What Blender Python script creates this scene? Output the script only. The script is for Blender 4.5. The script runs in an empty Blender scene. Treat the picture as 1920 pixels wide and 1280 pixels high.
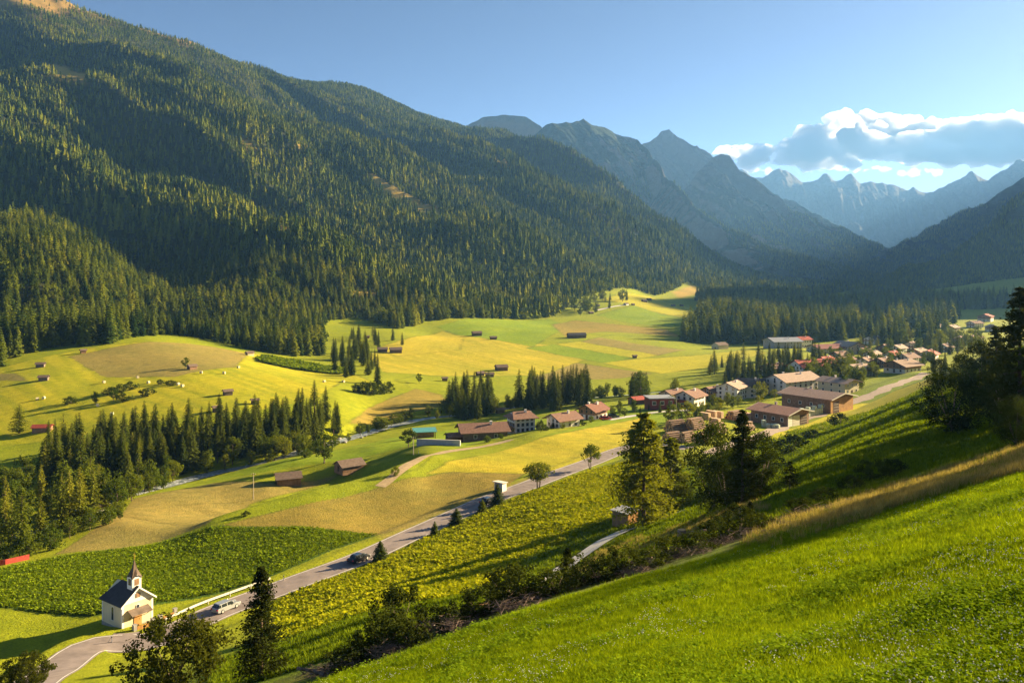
import bpy, bmesh, math, random
import numpy as np
from mathutils import Vector, Matrix

# ------------------------------------------------------------------ camera, sky, sun, exposure
scene = bpy.context.scene
COL = scene.collection
PI = math.pi
random.seed(7)
RNG = np.random.default_rng(11)

cam_data = bpy.data.cameras.new('camera')
cam_data.lens = 30.0
cam_data.sensor_width = 36.0
cam_data.shift_y = -140.0 / 1920.0
cam_data.clip_start = 0.5
cam_data.clip_end = 60000.0
cam = bpy.data.objects.new('camera', cam_data)
COL.objects.link(cam)
cam.location = (0, 0, 0)
cam.rotation_euler = (math.radians(90), 0, 0)
scene.camera = cam

SUN_EL, SUN_AZ = math.radians(17.0), math.radians(62.0)   # azimuth measured from +Y towards +X
world = bpy.data.worlds.new('World')
scene.world = world
world.use_nodes = True
wn = world.node_tree
wn.nodes.clear()
sky_n = wn.nodes.new('ShaderNodeTexSky')
sky_n.sky_type = 'NISHITA'
sky_n.sun_disc = False
sky_n.sun_elevation = SUN_EL
sky_n.sun_rotation = SUN_AZ
sky_n.altitude = 2000
sky_n.air_density = 0.28
sky_n.dust_density = 0.9
sky_n.ozone_density = 0.2
bg_n = wn.nodes.new('ShaderNodeBackground')
bg_n.inputs['Strength'].default_value = 0.05
out_n = wn.nodes.new('ShaderNodeOutputWorld')
wn.links.new(sky_n.outputs[0], bg_n.inputs['Color'])
wn.links.new(bg_n.outputs[0], out_n.inputs['Surface'])

sun_data = bpy.data.lights.new('sun', 'SUN')
sun_data.energy = 5.0
sun_data.angle = math.radians(0.5)
sun_data.color = (1.0, 0.79, 0.46)
sun = bpy.data.objects.new('sun', sun_data)
COL.objects.link(sun)
SUN_DIR = Vector((math.sin(SUN_AZ) * math.cos(SUN_EL), math.cos(SUN_AZ) * math.cos(SUN_EL), math.sin(SUN_EL)))
sun.rotation_euler = SUN_DIR.to_track_quat('Z', 'Y').to_euler()

scene.view_settings.view_transform = 'Standard'
scene.view_settings.look = 'None'
scene.view_settings.gamma = 1.0
scene.view_settings.use_curve_mapping = False
scene.view_settings.exposure = 2.3
scene.cycles.use_denoising = True
scene.cycles.max_bounces = 6
scene.cycles.diffuse_bounces = 2
scene.cycles.transmission_bounces = 3
scene.cycles.transparent_max_bounces = 8
scene.cycles.volume_bounces = 4
scene.cycles.use_adaptive_sampling = True

# ------------------------------------------------------------------ helpers: tagging, objects, materials
def tag(o, label=None, cat=None, group=None, kind=None):
    if label: o['label'] = label
    if cat: o['category'] = cat
    if group: o['group'] = group
    if kind: o['kind'] = kind
    return o

def link(o, parent=None):
    COL.objects.link(o)
    if parent is not None:
        o.parent = parent
    return o

def empty(name, loc=(0, 0, 0), rz=0.0):
    o = bpy.data.objects.new(name, None)
    o.empty_display_size = 0.5
    o.location = loc
    o.rotation_euler = (0, 0, rz)
    COL.objects.link(o)
    return o

def mesh_from(name, verts, faces, mats=(), midx=None, smooth=False):
    me = bpy.data.meshes.new(name)
    verts = np.asarray(verts, dtype=np.float32)
    if isinstance(faces, np.ndarray):
        nf, k = faces.shape
        me.vertices.add(len(verts)); me.vertices.foreach_set('co', verts.ravel())
        me.loops.add(nf * k); me.loops.foreach_set('vertex_index', faces.astype(np.int32).ravel())
        me.polygons.add(nf)
        me.polygons.foreach_set('loop_start', np.arange(0, nf * k, k, dtype=np.int32))
        me.update(calc_edges=True)
    else:
        me.from_pydata([tuple(v) for v in verts], [], faces)
    for m in mats:
        me.materials.append(m)
    if midx is not None:
        me.polygons.foreach_set('material_index', np.asarray(midx, dtype=np.int32))
    if smooth:
        me.polygons.foreach_set('use_smooth', np.ones(len(me.polygons), dtype=bool))
    me.update()
    return me

def obj(name, me, parent=None, loc=None, rz=None):
    o = bpy.data.objects.new(name, me)
    if loc is not None: o.location = loc
    if rz is not None: o.rotation_euler = (0, 0, rz)
    return link(o, parent)

class MB:
    """collects boxes, prisms and tubes into one mesh"""
    def __init__(self):
        self.v = []; self.f = []; self.m = []
        self.mi = 0
    def add(self, vs, fs):
        n = len(self.v)
        self.v += [tuple(p) for p in vs]
        self.f += [[i + n for i in f] for f in fs]
        self.m += [self.mi] * len(fs)
    def box(self, x0, x1, y0, y1, z0, z1):
        self.add([(x0, y0, z0), (x1, y0, z0), (x1, y1, z0), (x0, y1, z0), (x0, y0, z1), (x1, y0, z1), (x1, y1, z1), (x0, y1, z1)],
                 [[0, 3, 2, 1], [4, 5, 6, 7], [0, 1, 5, 4], [1, 2, 6, 5], [2, 3, 7, 6], [3, 0, 4, 7]])
        return self
    def prism(self, poly, axis, a, b):
        """extrude a 2-D outline along an axis ('x': poly in y,z; 'y': poly in x,z; 'z': poly in x,y)"""
        n = len(poly)
        def P(p, t):
            return {'x': (t, p[0], p[1]), 'y': (p[0], t, p[1]), 'z': (p[0], p[1], t)}[axis]
        vs = [P(p, a) for p in poly] + [P(p, b) for p in poly]
        fs = [list(range(n))[::-1], list(range(n, 2 * n))] + [[i, (i + 1) % n, n + (i + 1) % n, n + i] for i in range(n)]
        self.add(vs, fs)
        return self
    def tube(self, p, q, r0, r1=None, n=8):
        r1 = r0 if r1 is None else r1
        p, q = Vector(p), Vector(q)
        d = (q - p).normalized()
        u = d.orthogonal().normalized(); w = d.cross(u)
        vs = []
        for c, r in ((p, r0), (q, r1)):
            for k in range(n):
                a = 2 * PI * k / n
                vs.append(c + u * math.cos(a) * r + w * math.sin(a) * r)
        fs = [[k, (k + 1) % n, n + (k + 1) % n, n + k] for k in range(n)] + [list(range(n))[::-1], list(range(n, 2 * n))]
        self.add(vs, fs)
        return self
    def build(self, name, mats, parent=None, smooth=False, loc=None, rz=None):
        if not isinstance(mats, (list, tuple)): mats = [mats]
        me = mesh_from(name, self.v, self.f, mats, self.m, smooth)
        bm = bmesh.new(); bm.from_mesh(me)
        bmesh.ops.recalc_face_normals(bm, faces=bm.faces)
        bm.to_mesh(me); bm.free()
        return obj(name, me, parent, loc, rz)

def copy_tree(o, parent=None):
    c = o.copy()
    COL.objects.link(c)
    c.parent = parent
    for ch in o.children:
        copy_tree(ch, c)
    return c

ORD = ['first', 'second', 'third', 'fourth', 'fifth', 'sixth', 'seventh', 'eighth', 'ninth', 'tenth', 'eleventh', 'twelfth', 'thirteenth', 'fourteenth', 'fifteenth', 'sixteenth', 'seventeenth', 'eighteenth', 'nineteenth', 'twentieth', 'twenty-first', 'twenty-second', 'twenty-third', 'twenty-fourth']
MATS = {}
def nodes_of(name):
    m = bpy.data.materials.new(name)
    m.use_nodes = True
    nt = m.node_tree
    b = nt.nodes['Principled BSDF']
    MATS[name] = m
    return m, nt, b

def ramp(nt, fac, stops):
    r = nt.nodes.new('ShaderNodeValToRGB')
    e = r.color_ramp.elements
    while len(e) < len(stops): e.new(0.5)
    for k, (p, c) in enumerate(stops):
        e[k].position = p
        e[k].color = (c[0], c[1], c[2], 1) if hasattr(c, '__len__') else (c, c, c, 1)
    nt.links.new(fac, r.inputs[0])
    return r.outputs[0]

def noise(nt, scale, detail=4, rough=0.55, coord='Object', vec=None, dist=0.0):
    n = nt.nodes.new('ShaderNodeTexNoise')
    n.inputs['Scale'].default_value = scale
    n.inputs['Detail'].default_value = detail
    n.inputs['Roughness'].default_value = rough
    n.inputs['Distortion'].default_value = dist
    if vec is None:
        tc = nt.nodes.new('ShaderNodeTexCoord')
        vec = tc.outputs[coord]
    nt.links.new(vec, n.inputs['Vector'])
    return n.outputs['Fac']

def mix(nt, fac, a, b, mode='MIX'):
    m = nt.nodes.new('ShaderNodeMix')
    m.data_type = 'RGBA'; m.blend_type = mode
    for sock, val in ((m.inputs['Factor'], fac), (m.inputs['A'], a), (m.inputs['B'], b)):
        pass
    fi, ai, bi = m.inputs[0], m.inputs[6], m.inputs[7]
    for sock, val in ((fi, fac), (ai, a), (bi, b)):
        if hasattr(val, 'is_linked') or isinstance(val, bpy.types.NodeSocket):
            nt.links.new(val, sock)
        elif hasattr(val, '__len__'):
            sock.default_value = (val[0], val[1], val[2], 1)
        else:
            sock.default_value = val
    return m.outputs[2]

def math_n(nt, op, a, b=None):
    m = nt.nodes.new('ShaderNodeMath'); m.operation = op
    for k, v in enumerate((a, b)):
        if v is None: continue
        if isinstance(v, bpy.types.NodeSocket): nt.links.new(v, m.inputs[k])
        else: m.inputs[k].default_value = v
    return m.outputs[0]

def bump(nt, b, height, strength=0.4, dist=0.1):
    n = nt.nodes.new('ShaderNodeBump')
    n.inputs['Strength'].default_value = strength
    n.inputs['Distance'].default_value = dist
    nt.links.new(height, n.inputs['Height'])
    nt.links.new(n.outputs[0], b.inputs['Normal'])

def plain(name, col, rough=0.75, var=0.25, scale=1.5, metallic=0.0, spec=0.3, bumps=0.15):
    """a painted / timber / stone surface with mottled colour and fine relief"""
    m, nt, b = nodes_of(name)
    f = noise(nt, scale, 5, 0.6)
    lo = tuple(c * (1 - var) for c in col); hi = tuple(min(1, c * (1 + var)) for c in col)
    nt.links.new(ramp(nt, f, [(0.3, lo), (0.7, hi)]), b.inputs['Base Color'])
    b.inputs['Roughness'].default_value = rough
    b.inputs['Metallic'].default_value = metallic
    b.inputs['Specular IOR Level'].default_value = spec
    if bumps:
        bump(nt, b, noise(nt, scale * 8, 4), bumps, 0.03)
    return m

# ------------------------------------------------------------------ numpy noise
def _hash(ix, iy, seed):
    h = (ix.astype(np.int64) * 374761393 + iy.astype(np.int64) * 668265263 + seed * 1442695041) & 0xFFFFFFFF
    h = ((h ^ (h >> 13)) * 1274126177) & 0xFFFFFFFF
    h = h ^ (h >> 16)
    return (h & 0xFFFF) / 65535.0

def vnoise(x, y, seed=0):
    x = np.asarray(x, dtype=np.float64); y = np.asarray(y, dtype=np.float64)
    ix = np.floor(x); iy = np.floor(y)
    fx = x - ix; fy = y - iy
    ux = fx * fx * fx * (fx * (fx * 6 - 15) + 10); uy = fy * fy * fy * (fy * (fy * 6 - 15) + 10)
    a = _hash(ix, iy, seed); b = _hash(ix + 1, iy, seed); c = _hash(ix, iy + 1, seed); d = _hash(ix + 1, iy + 1, seed)
    return (a + (b - a) * ux) * (1 - uy) + (c + (d - c) * ux) * uy      # 0..1

def fbm(x, y, oct=4, seed=0, gain=0.5):
    s = 0; a = 1; t = 0
    for k in range(oct):
        s = s + a * (vnoise(x, y, seed + k * 17) - 0.5) * 2
        t += a; a *= gain; x = x * 2.03 + 5.1; y = y * 2.03 - 3.7
    return s / t

def ridged(x, y, oct=4, seed=0, gain=0.5):
    s = 0; a = 1; t = 0
    for k in range(oct):
        s = s + a * (1 - np.abs(vnoise(x, y, seed + k * 17) * 2 - 1))
        t += a; a *= gain; x = x * 2.07 + 1.3; y = y * 2.07 + 7.7
    return s / t

def sstep(a, b, x):
    t = np.clip((x - a) / (b - a), 0, 1)
    return t * t * (3 - 2 * t)

F, CX, HY = 1600.0, 960.0, 500.0        # focal length, centre column and horizon row of the 1920 x 1280 frame
def P3(px, py, Y):
    return ((px - CX) / F * Y, Y, -(py - HY) / F * Y)
# ------------------------------------------------------------------ terrain: a survey of spot heights joined by a thin-plate spline
SPOTS = [  # (column, row, distance): spot heights on the valley floor, the near hill and the wooded mountain
 # road and chapel strip
 (150,1240,117),(420,1145,134),(675,1045,158),(900,945,194),(1100,870,233),(1170,840,254),(1450,800,293),(1570,760,338),(1700,712,405),(205,1172,128),
 # left fields on this side of the river
 (0,1260,113),(0,1120,142),(0,1062,166),(250,1100,148),(450,1000,178),(300,1015,180),(60,1040,176),(600,980,182),(450,955,198),(230,965,207),
 (700,960,192),(800,905,217),(900,885,226),(850,855,246),(1000,840,258),(1000,815,274),
 # terrace scarp
 (400,972,190),(600,934,203),(700,915,212),(770,893,220),(560,905,240),(640,888,246),(715,868,258),(790,838,262),(470,930,224),
 # lower field and river
 (300,925,238),(500,902,242),(560,868,268),(700,840,280),(860,828,285),(975,808,300),(1110,787,315),(1250,768,340),(1380,752,368),(1300,752,372),
 (60,985,222),(100,960,232),(250,905,262),(400,884,278),(640,818,330),(740,790,362),(880,770,388),(1000,752,412),(1150,738,440),(1260,728,462),(1390,712,480),
 # bank beyond the river, upper fields
 (60,870,280),(300,830,306),(500,800,330),(620,790,345),(640,755,372),(700,785,368),(760,755,400),
 (40,830,318),(100,815,325),(300,765,352),(450,760,352),(560,745,372),(80,800,335),
 (60,710,415),(200,700,425),(350,690,432),(460,668,510),(600,705,470),(690,712,455),(700,730,430),
 (0,690,450),(140,660,490),(280,640,525),(420,652,560),(600,668,600),(720,700,500),
 # middle fields
 (850,700,520),(940,692,545),(1000,705,520),(1150,700,535),(740,660,640),(900,628,770),(800,625,800),(760,625,760),(1000,665,640),(1080,632,760),
 (860,600,900),(1000,600,1000),(1040,598,1020),(1100,562,1230),(1060,580,1120),(1180,572,1200),(1170,545,1400),(1270,572,1330),(1320,588,1180),(1280,640,780),(1200,680,585),(1250,705,510),(1350,655,715),
 (1220,560,1420),(1300,560,1500),
 # knoll and village
 (1290,642,790),(1400,640,800),(1450,615,930),(1400,605,950),(1500,650,730),(1480,655,655),(1600,665,640),(1700,640,720),(1800,650,690),(1500,612,1000),(1620,605,1000),
 (1560,560,1750),(1650,552,2000),(1850,600,1000),(1900,575,1400),(1690,698,432),(1750,690,440),(1600,690,470),(1500,720,400),(1480,740,378),(1640,720,392),(1850,650,640),
 (1250,828,266),(1340,800,285),(1600,752,348),(1380,772,330),
 # near hill: foot, path, lower slope
 (1030,1090,100),(1190,990,131),(1280,960,140),(1120,1030,118),(900,1060,128),(1100,950,165),(800,1085,126),(1200,900,195),(1300,870,210),(600,1150,118),(450,1200,112),(1060,920,190),
 (1440,900,125),(1500,870,150),(1560,812,230),(1480,925,80),(1470,850,200),(1620,770,300),
 (1700,850,92),(1700,800,132),(1700,762,190),(1740,733,265),(1850,852,70),(1850,828,92),(1850,780,132),(1850,705,215),(1920,640,330),
 # near hill: meadow edge and meadow
 (1920,862,55),(1700,940,50),(1480,1002,48),(1280,1060,46),(1000,1142,44),(800,1212,42),(600,1282,40),
 (1700,895,72),(1480,945,72),(1290,1000,80),(1000,1108,64),(800,1160,62),(600,1262,50),(560,1195,88),(500,1268,60),(700,1120,108),
 (300,1290,80),(50,1275,96),(180,1290,88),
 (1920,1280,13),(1400,1280,18),(1000,1280,26),(700,1280,36),(1700,1100,24),(1900,1000,26),(1920,920,38),(1500,1150,26),(1200,1150,33),(1700,1000,36),
 # wooded mountain, bottom to top
 (0,600,640),(0,480,860),(0,350,1150),(0,200,1550),(0,60,1980),(0,-40,2300),
 (200,590,760),(200,470,1000),(200,330,1350),(200,180,1800),(180,30,2300),
 (400,590,760),(400,470,1080),(400,330,1500),(400,200,2050),(350,88,2450),
 (600,610,800),(600,500,1120),(600,380,1600),(600,260,2250),(500,140,2700),(650,165,3050),
 (800,560,1050),(800,450,1550),(800,340,2200),(760,202,3300),(870,245,3500),(860,300,2800),
 (1000,560,1180),(1000,470,1700),(1000,380,2350),(960,290,3500),(1050,335,3450),
 (1150,510,1750),(1150,440,2250),(1180,392,3100),(1300,500,2150),(1260,455,2700),(1400,525,2300),(1500,548,2150),(1330,545,1750),(1420,570,1450),
 # far left, outside the frame
 (-250,640,600),(-250,400,1100),(-250,100,2000),(-250,800,360),(-250,950,240),(-250,1200,130),(-250,-60,2500),
]
PTS = [P3(*s) for s in SPOTS]
PTS += [(0, 1, -4.6), (10, 1, -1.8), (-10, 1, -9.2), (-30, 10, -21), (25, 8, 1.0), (45, 20, 3), (60, 60, -2), (80, 40, 10), (90, 110, -6), (130, 150, -6), (160, 220, -14), (200, 200, 6), (230, 300, -20),
        (260, 420, -42), (330, 420, -20), (300, 300, 10), (320, 200, 45), (420, 520, -30), (520, 700, -50), (700, 900, -50), (900, 1500, -50), (480, 500, 0), (700, 700, 10), (-60, 40, -38), (-90, 70, -50), (120, 20, 24), (-50, 5, -33)]
# behind the crest the mountain falls away again
PTS += [(-1600, 3300, 250), (-1500, 4300, 100), (-600, 5200, 100), (300, 5200, 0), (600, 4300, -20), (-2600, 3600, 500), (900, 3600, -60), (1200, 5500, -60), (1100, 2700, -64), (1500, 3600, -62)]
PTS = np.array(PTS, dtype=np.float64)

def warp(X, Y):
    d = np.sqrt(X * X + (Y + 14.0) ** 2)
    return np.stack([np.arctan2(X, Y + 14.0) * 2.0, np.log(d + 6.0)], -1)

def _kern(r2):
    return 0.5 * r2 * np.log(r2 + 1e-12)

_W = warp(PTS[:, 0], PTS[:, 1])
def _scale_z(X, Y):
    return np.sqrt(X * X + Y * Y) * 0.25 + 12.0
_n = len(PTS)
_K = _kern(((_W[:, None, :] - _W[None, :, :]) ** 2).sum(-1)) + np.eye(_n) * 2e-4
_Pm = np.concatenate([np.ones((_n, 1)), _W], 1)
_A = np.block([[_K, _Pm], [_Pm.T, np.zeros((3, 3))]])
_sol = np.linalg.solve(_A, np.concatenate([PTS[:, 2] / _scale_z(PTS[:, 0], PTS[:, 1]), np.zeros(3)]))

def tps(X, Y):
    X = np.asarray(X, float); Y = np.asarray(Y, float)
    sh = X.shape
    X = X.ravel(); Y = Y.ravel()
    out = np.empty(len(X))
    for a in range(0, len(X), 40000):
        w = warp(X[a:a + 40000], Y[a:a + 40000])
        d2 = (w[:, 0:1] - _W[:, 0][None]) ** 2 + (w[:, 1:2] - _W[:, 1][None]) ** 2
        out[a:a + 40000] = _kern(d2) @ _sol[:_n] + _sol[_n] + w @ _sol[_n + 1:]
    return (out * _scale_z(X, Y)).reshape(sh)

# spurs and gullies of the wooded mountain: crest lines with their own height above the even slope
SPURS = [
 # (points (column, row, distance), height, half-width)
 ([(-60,330,1020),(60,375,960),(140,405,900),(215,450,850),(275,520,760),(305,600,640)], 61, 85),
 ([(330,250,1560),(420,330,1400),(520,430,1200),(600,520,1000),(640,590,830)], 46, 95),
 ([(120,120,2000),(300,210,1800),(430,300,1650),(560,370,1500)], 72, 120),
 ([(470,230,2150),(640,310,1950),(760,380,1800),(900,470,1500),(1000,540,1300)], 72, 120),
 ([(620,190,2900),(800,290,2500),(960,380,2200),(1100,450,2050),(1220,510,1900)], 81, 140),
 ([(900,255,3400),(1010,330,3000),(1120,400,2700),(1250,470,2450),(1380,530,2200)], 81, 140),
 ([(0,500,820),(60,560,700),(110,610,600)], 28, 50),
]
GULLIES = [
 ([(100,330,1250),(200,400,1100),(280,480,950),(315,570,760),(320,640,600)], -54, 60),
 ([(440,330,1500),(560,440,1250),(700,520,1100)], -39, 70),
 ([(700,330,2000),(850,440,1600),(980,500,1500)], -46, 90),
 ([(960,340,2700),(1080,410,2400),(1180,470,2150)], -54, 100),
]
def line_bump(X, Y, pts, h, w):
    P = np.array([P3(*p)[:2] for p in pts])
    best = np.full(X.shape, 1e9); tt = np.zeros(X.shape)
    n = len(P) - 1
    for k in range(n):
        a, b = P[k], P[k + 1]
        d = b - a; L = d @ d
        t = np.clip(((X - a[0]) * d[0] + (Y - a[1]) * d[1]) / L, 0, 1)
        q = (X - a[0] - t * d[0]) ** 2 + (Y - a[1] - t * d[1]) ** 2
        m = q < best
        best = np.where(m, q, best); tt = np.where(m, (k + t) / n, tt)
    r = np.sqrt(best) / w
    return h * np.exp(-r * r * 0.8) * (1 - sstep(0.75, 1.0, tt)) * sstep(0.0, 0.4, tt)

def mountain_mask(X, Y):
    # 1 on the wooded mountain, 0 on the valley floor
    z0 = tps(X, Y)
    return sstep(-40, 30, z0) * sstep(420, 620, Y) * sstep(1.05, 0.75, X / np.maximum(Y, 1) * 1.7)

def height(X, Y):
    X = np.asarray(X, float); Y = np.asarray(Y, float)
    z = tps(X, Y)
    m = sstep(-45, 10, z) * sstep(430, 640, Y) * (X < 0.45 * Y)
    c = X * 0.47 + Y * 0.88; f = X * 0.88 - Y * 0.47
    wob = fbm(c / 400, f / 500, 3, 5) * 60
    rel = (ridged((c + wob) / 300, f / 1000, 4, 21, 0.5) - 0.6) * 190 + fbm(X / 90, Y / 90, 3, 9) * 9
    z = z + m * rel * np.clip(z / 260 + 0.35, 0.25, 1.0) * (1 - 0.65 * sstep(380, 600, z))
    for pts, h, w in SPURS + GULLIES:
        z = z + line_bump(X, Y, pts, h, w) * (Y > 430)
    # the terrace bank: the upper field breaks off towards the river field
    P = np.array([P3(*p)[:2] for p in [(300, 1012, 176), (400, 984, 186), (520, 953, 199), (640, 926, 211), (720, 906, 222), (785, 880, 236), (835, 852, 250)]])
    best = np.full(X.shape, 1e18); sd = np.zeros(X.shape); tt = np.zeros(X.shape)
    for k in range(len(P) - 1):
        a = P[k]; d = P[k + 1] - a; L = d @ d
        t = np.clip(((X - a[0]) * d[0] + (Y - a[1]) * d[1]) / L, 0, 1)
        ex = X - a[0] - t * d[0]; ey = Y - a[1] - t * d[1]
        q = ex * ex + ey * ey
        b = q < best
        best = np.where(b, q, best); tt = np.where(b, (k + t) / (len(P) - 1), tt)
        sd = np.where(b, np.sign(d[0] * ey - d[1] * ex) * np.sqrt(q), sd)
    z = z + (1.6 * np.exp(-(sd / 7.0) ** 2) - 4.6 * sstep(0, 9, sd) * (1 - sstep(22, 60, sd))) * sstep(0.05, 0.4, tt) * (1 - sstep(0.85, 1.0, tt)) * (Y > 150) * (Y < 340)
    # gentle unevenness of the fields
    z = z + fbm(X / 55, Y / 55, 3, 3) * 0.7 * sstep(40, 150, Y) + fbm(X / 9, Y / 9, 3, 4) * 0.13
    return z

# polar grid: fine where the picture looks, coarse beside it
_u = np.concatenate([np.linspace(-1.5, -0.68, 30)[:-1], np.linspace(-0.68, 0.66, 640), np.linspace(0.66, 2.2, 60)[1:]])
_v = np.concatenate([np.linspace(math.log(1.5), math.log(10), 40)[:-1], np.linspace(math.log(10), math.log(45), 150)[:-1],
                     np.linspace(math.log(45), math.log(900), 680)[:-1], np.linspace(math.log(900), math.log(6200), 230)])
_UU, _VV = np.meshgrid(_u, _v)
GY = np.exp(_VV); GX = _UU * GY
GZ = height(GX, GY)

def alp(x, y, z):
    """share of open alpine grass near the crest"""
    return sstep(560, 690, z + fbm(x / 120, y / 120, 4, 41) * 110) * (y > 900) * sstep(-0.24, -0.40, x / np.maximum(y, 1))

def gz(X, Y):
    """ground height on the built mesh"""
    X = np.asarray(X, float); Y = np.maximum(np.asarray(Y, float), 1.6)
    u = np.clip(X / Y, _u[0], _u[-1] - 1e-6); v = np.clip(np.log(Y), _v[0], _v[-1] - 1e-6)
    i = np.clip(np.searchsorted(_u, u, side='right') - 1, 0, len(_u) - 2); j = np.clip(np.searchsorted(_v, v, side='right') - 1, 0, len(_v) - 2)
    fu = (u - _u[i]) / (_u[i + 1] - _u[i]); fv = (v - _v[j]) / (_v[j + 1] - _v[j])
    return (GZ[j, i] * (1 - fu) + GZ[j, i + 1] * fu) * (1 - fv) + (GZ[j + 1, i] * (1 - fu) + GZ[j + 1, i + 1] * fu) * fv

def ground(px, py, ymin=8.0, ymax=5500.0):
    """the ground point seen at a column and row of the photograph"""
    u = (px - CX) / F; s = -(py - HY) / F
    Y = np.exp(np.linspace(math.log(ymin), math.log(ymax), 2600))
    h = gz(u * Y, Y) - s * Y
    k = np.argmax(h > 0)
    if h[k] <= 0:
        k = np.argmax(h - 0.0 + 0 * Y)
        y = Y[k]
    elif k == 0:
        y = Y[0]
    else:
        y = Y[k - 1] + (Y[k] - Y[k - 1]) * (-h[k - 1]) / (h[k] - h[k - 1])
    return (u * y, float(y), float(gz(u * y, y)))

def poly_world(pts, ymin=60.0, ymax=5500.0):
    return np.array([ground(p[0], p[1], ymin, ymax)[:2] for p in pts])

def inside(poly, X, Y):
    r = np.zeros(X.shape, bool)
    n = len(poly)
    for k in range(n):
        x1, y1 = poly[k]; x2, y2 = poly[(k + 1) % n]
        if y1 == y2: continue
        c = (y1 > Y) != (y2 > Y)
        r ^= c & (X < (x2 - x1) * (Y - y1) / (y2 - y1) + x1)
    return r

def seg_dist(P, X, Y):
    best = np.full(X.shape, 1e18)
    for k in range(len(P) - 1):
        a = P[k]; d = P[k + 1] - a; L = d @ d + 1e-9
        t = np.clip(((X - a[0]) * d[0] + (Y - a[1]) * d[1]) / L, 0, 1)
        best = np.minimum(best, (X - a[0] - t * d[0]) ** 2 + (Y - a[1] - t * d[1]) ** 2)
    return np.sqrt(best)

# ------------------------------------------------------------------ road bed, tracks and river bed pressed into the ground
def smooth_line(px_pts, ymin, ymax, step=2.0):
    P = np.array([ground(p[0], p[1], ymin, ymax)[:2] for p in px_pts])
    # Catmull-Rom through the points, resampled at an even step
    Q = np.concatenate([[2 * P[0] - P[1]], P, [2 * P[-1] - P[-2]]])
    out = []
    for k in range(len(P) - 1):
        p0, p1, p2, p3 = Q[k:k + 4]
        for t in np.linspace(0, 1, 24, endpoint=False):
            out.append(0.5 * (2 * p1 + (p2 - p0) * t + (2 * p0 - 5 * p1 + 4 * p2 - p3) * t * t + (3 * p1 - p0 - 3 * p2 + p3) * t ** 3))
    out.append(P[-1]); out = np.array(out)
    d = np.concatenate([[0], np.cumsum(np.linalg.norm(np.diff(out, axis=0), axis=1))])
    t = np.arange(0, d[-1], step)
    return np.stack([np.interp(t, d, out[:, 0]), np.interp(t, d, out[:, 1])], -1)

def blur(a, n):
    k = np.ones(n) / n
    return np.convolve(np.pad(a, n // 2, mode='edge'), k, mode='valid')[:len(a)]

def press(line, half, shoulder, depth=0.0, win=15):
    """level the ground across a line (road) or sink it (river); returns the level along the line"""
    z = blur(gz(line[:, 0], line[:, 1]), win) - depth
    lo = line.min(0) - shoulder - 5; hi = line.max(0) + shoulder + 5
    m = (GX > lo[0]) & (GX < hi[0]) & (GY > lo[1]) & (GY < hi[1])
    x = GX[m]; y = GY[m]
    best = np.full(x.shape, 1e18); zi = np.zeros(x.shape)
    for k in range(len(line) - 1):
        a = line[k]; d = line[k + 1] - a; L = d @ d + 1e-9
        t = np.clip(((x - a[0]) * d[0] + (y - a[1]) * d[1]) / L, 0, 1)
        q = (x - a[0] - t * d[0]) ** 2 + (y - a[1] - t * d[1]) ** 2
        b = q < best
        best[b] = q[b]; zi[b] = z[k] + (z[k + 1] - z[k]) * t[b]
    d = np.sqrt(best)
    w = 1 - sstep(half, shoulder, d)
    GZ[m] = GZ[m] * (1 - w) + zi * w
    return z

ROAD_PX = [(20,1296),(150,1240),(290,1192),(420,1145),(545,1095),(675,1045),(790,995),(900,945),(1000,905),(1100,870),(1170,842),(1225,836),(1300,838)]
RIVER_PX = [(20,1000),(110,968),(230,925),(330,897),(405,881),(520,852),(640,820),(740,791),(880,771),(1000,753),(1150,739),(1260,729)]
road_line = smooth_line(ROAD_PX, 80, 400)
road_z = press(road_line, 4.6, 8.5)
YARD_PX = [(1330,850),(1420,818),(1470,800),(1530,778),(1600,754),(1660,728),(1740,698)]
yard_line = smooth_line(YARD_PX, 230, 460)
yard_z = press(yard_line, 6.0, 12)
river_line = smooth_line(RIVER_PX, 170, 480)
river_z = press(river_line, 3.2, 9.0, 1.6)
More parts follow.
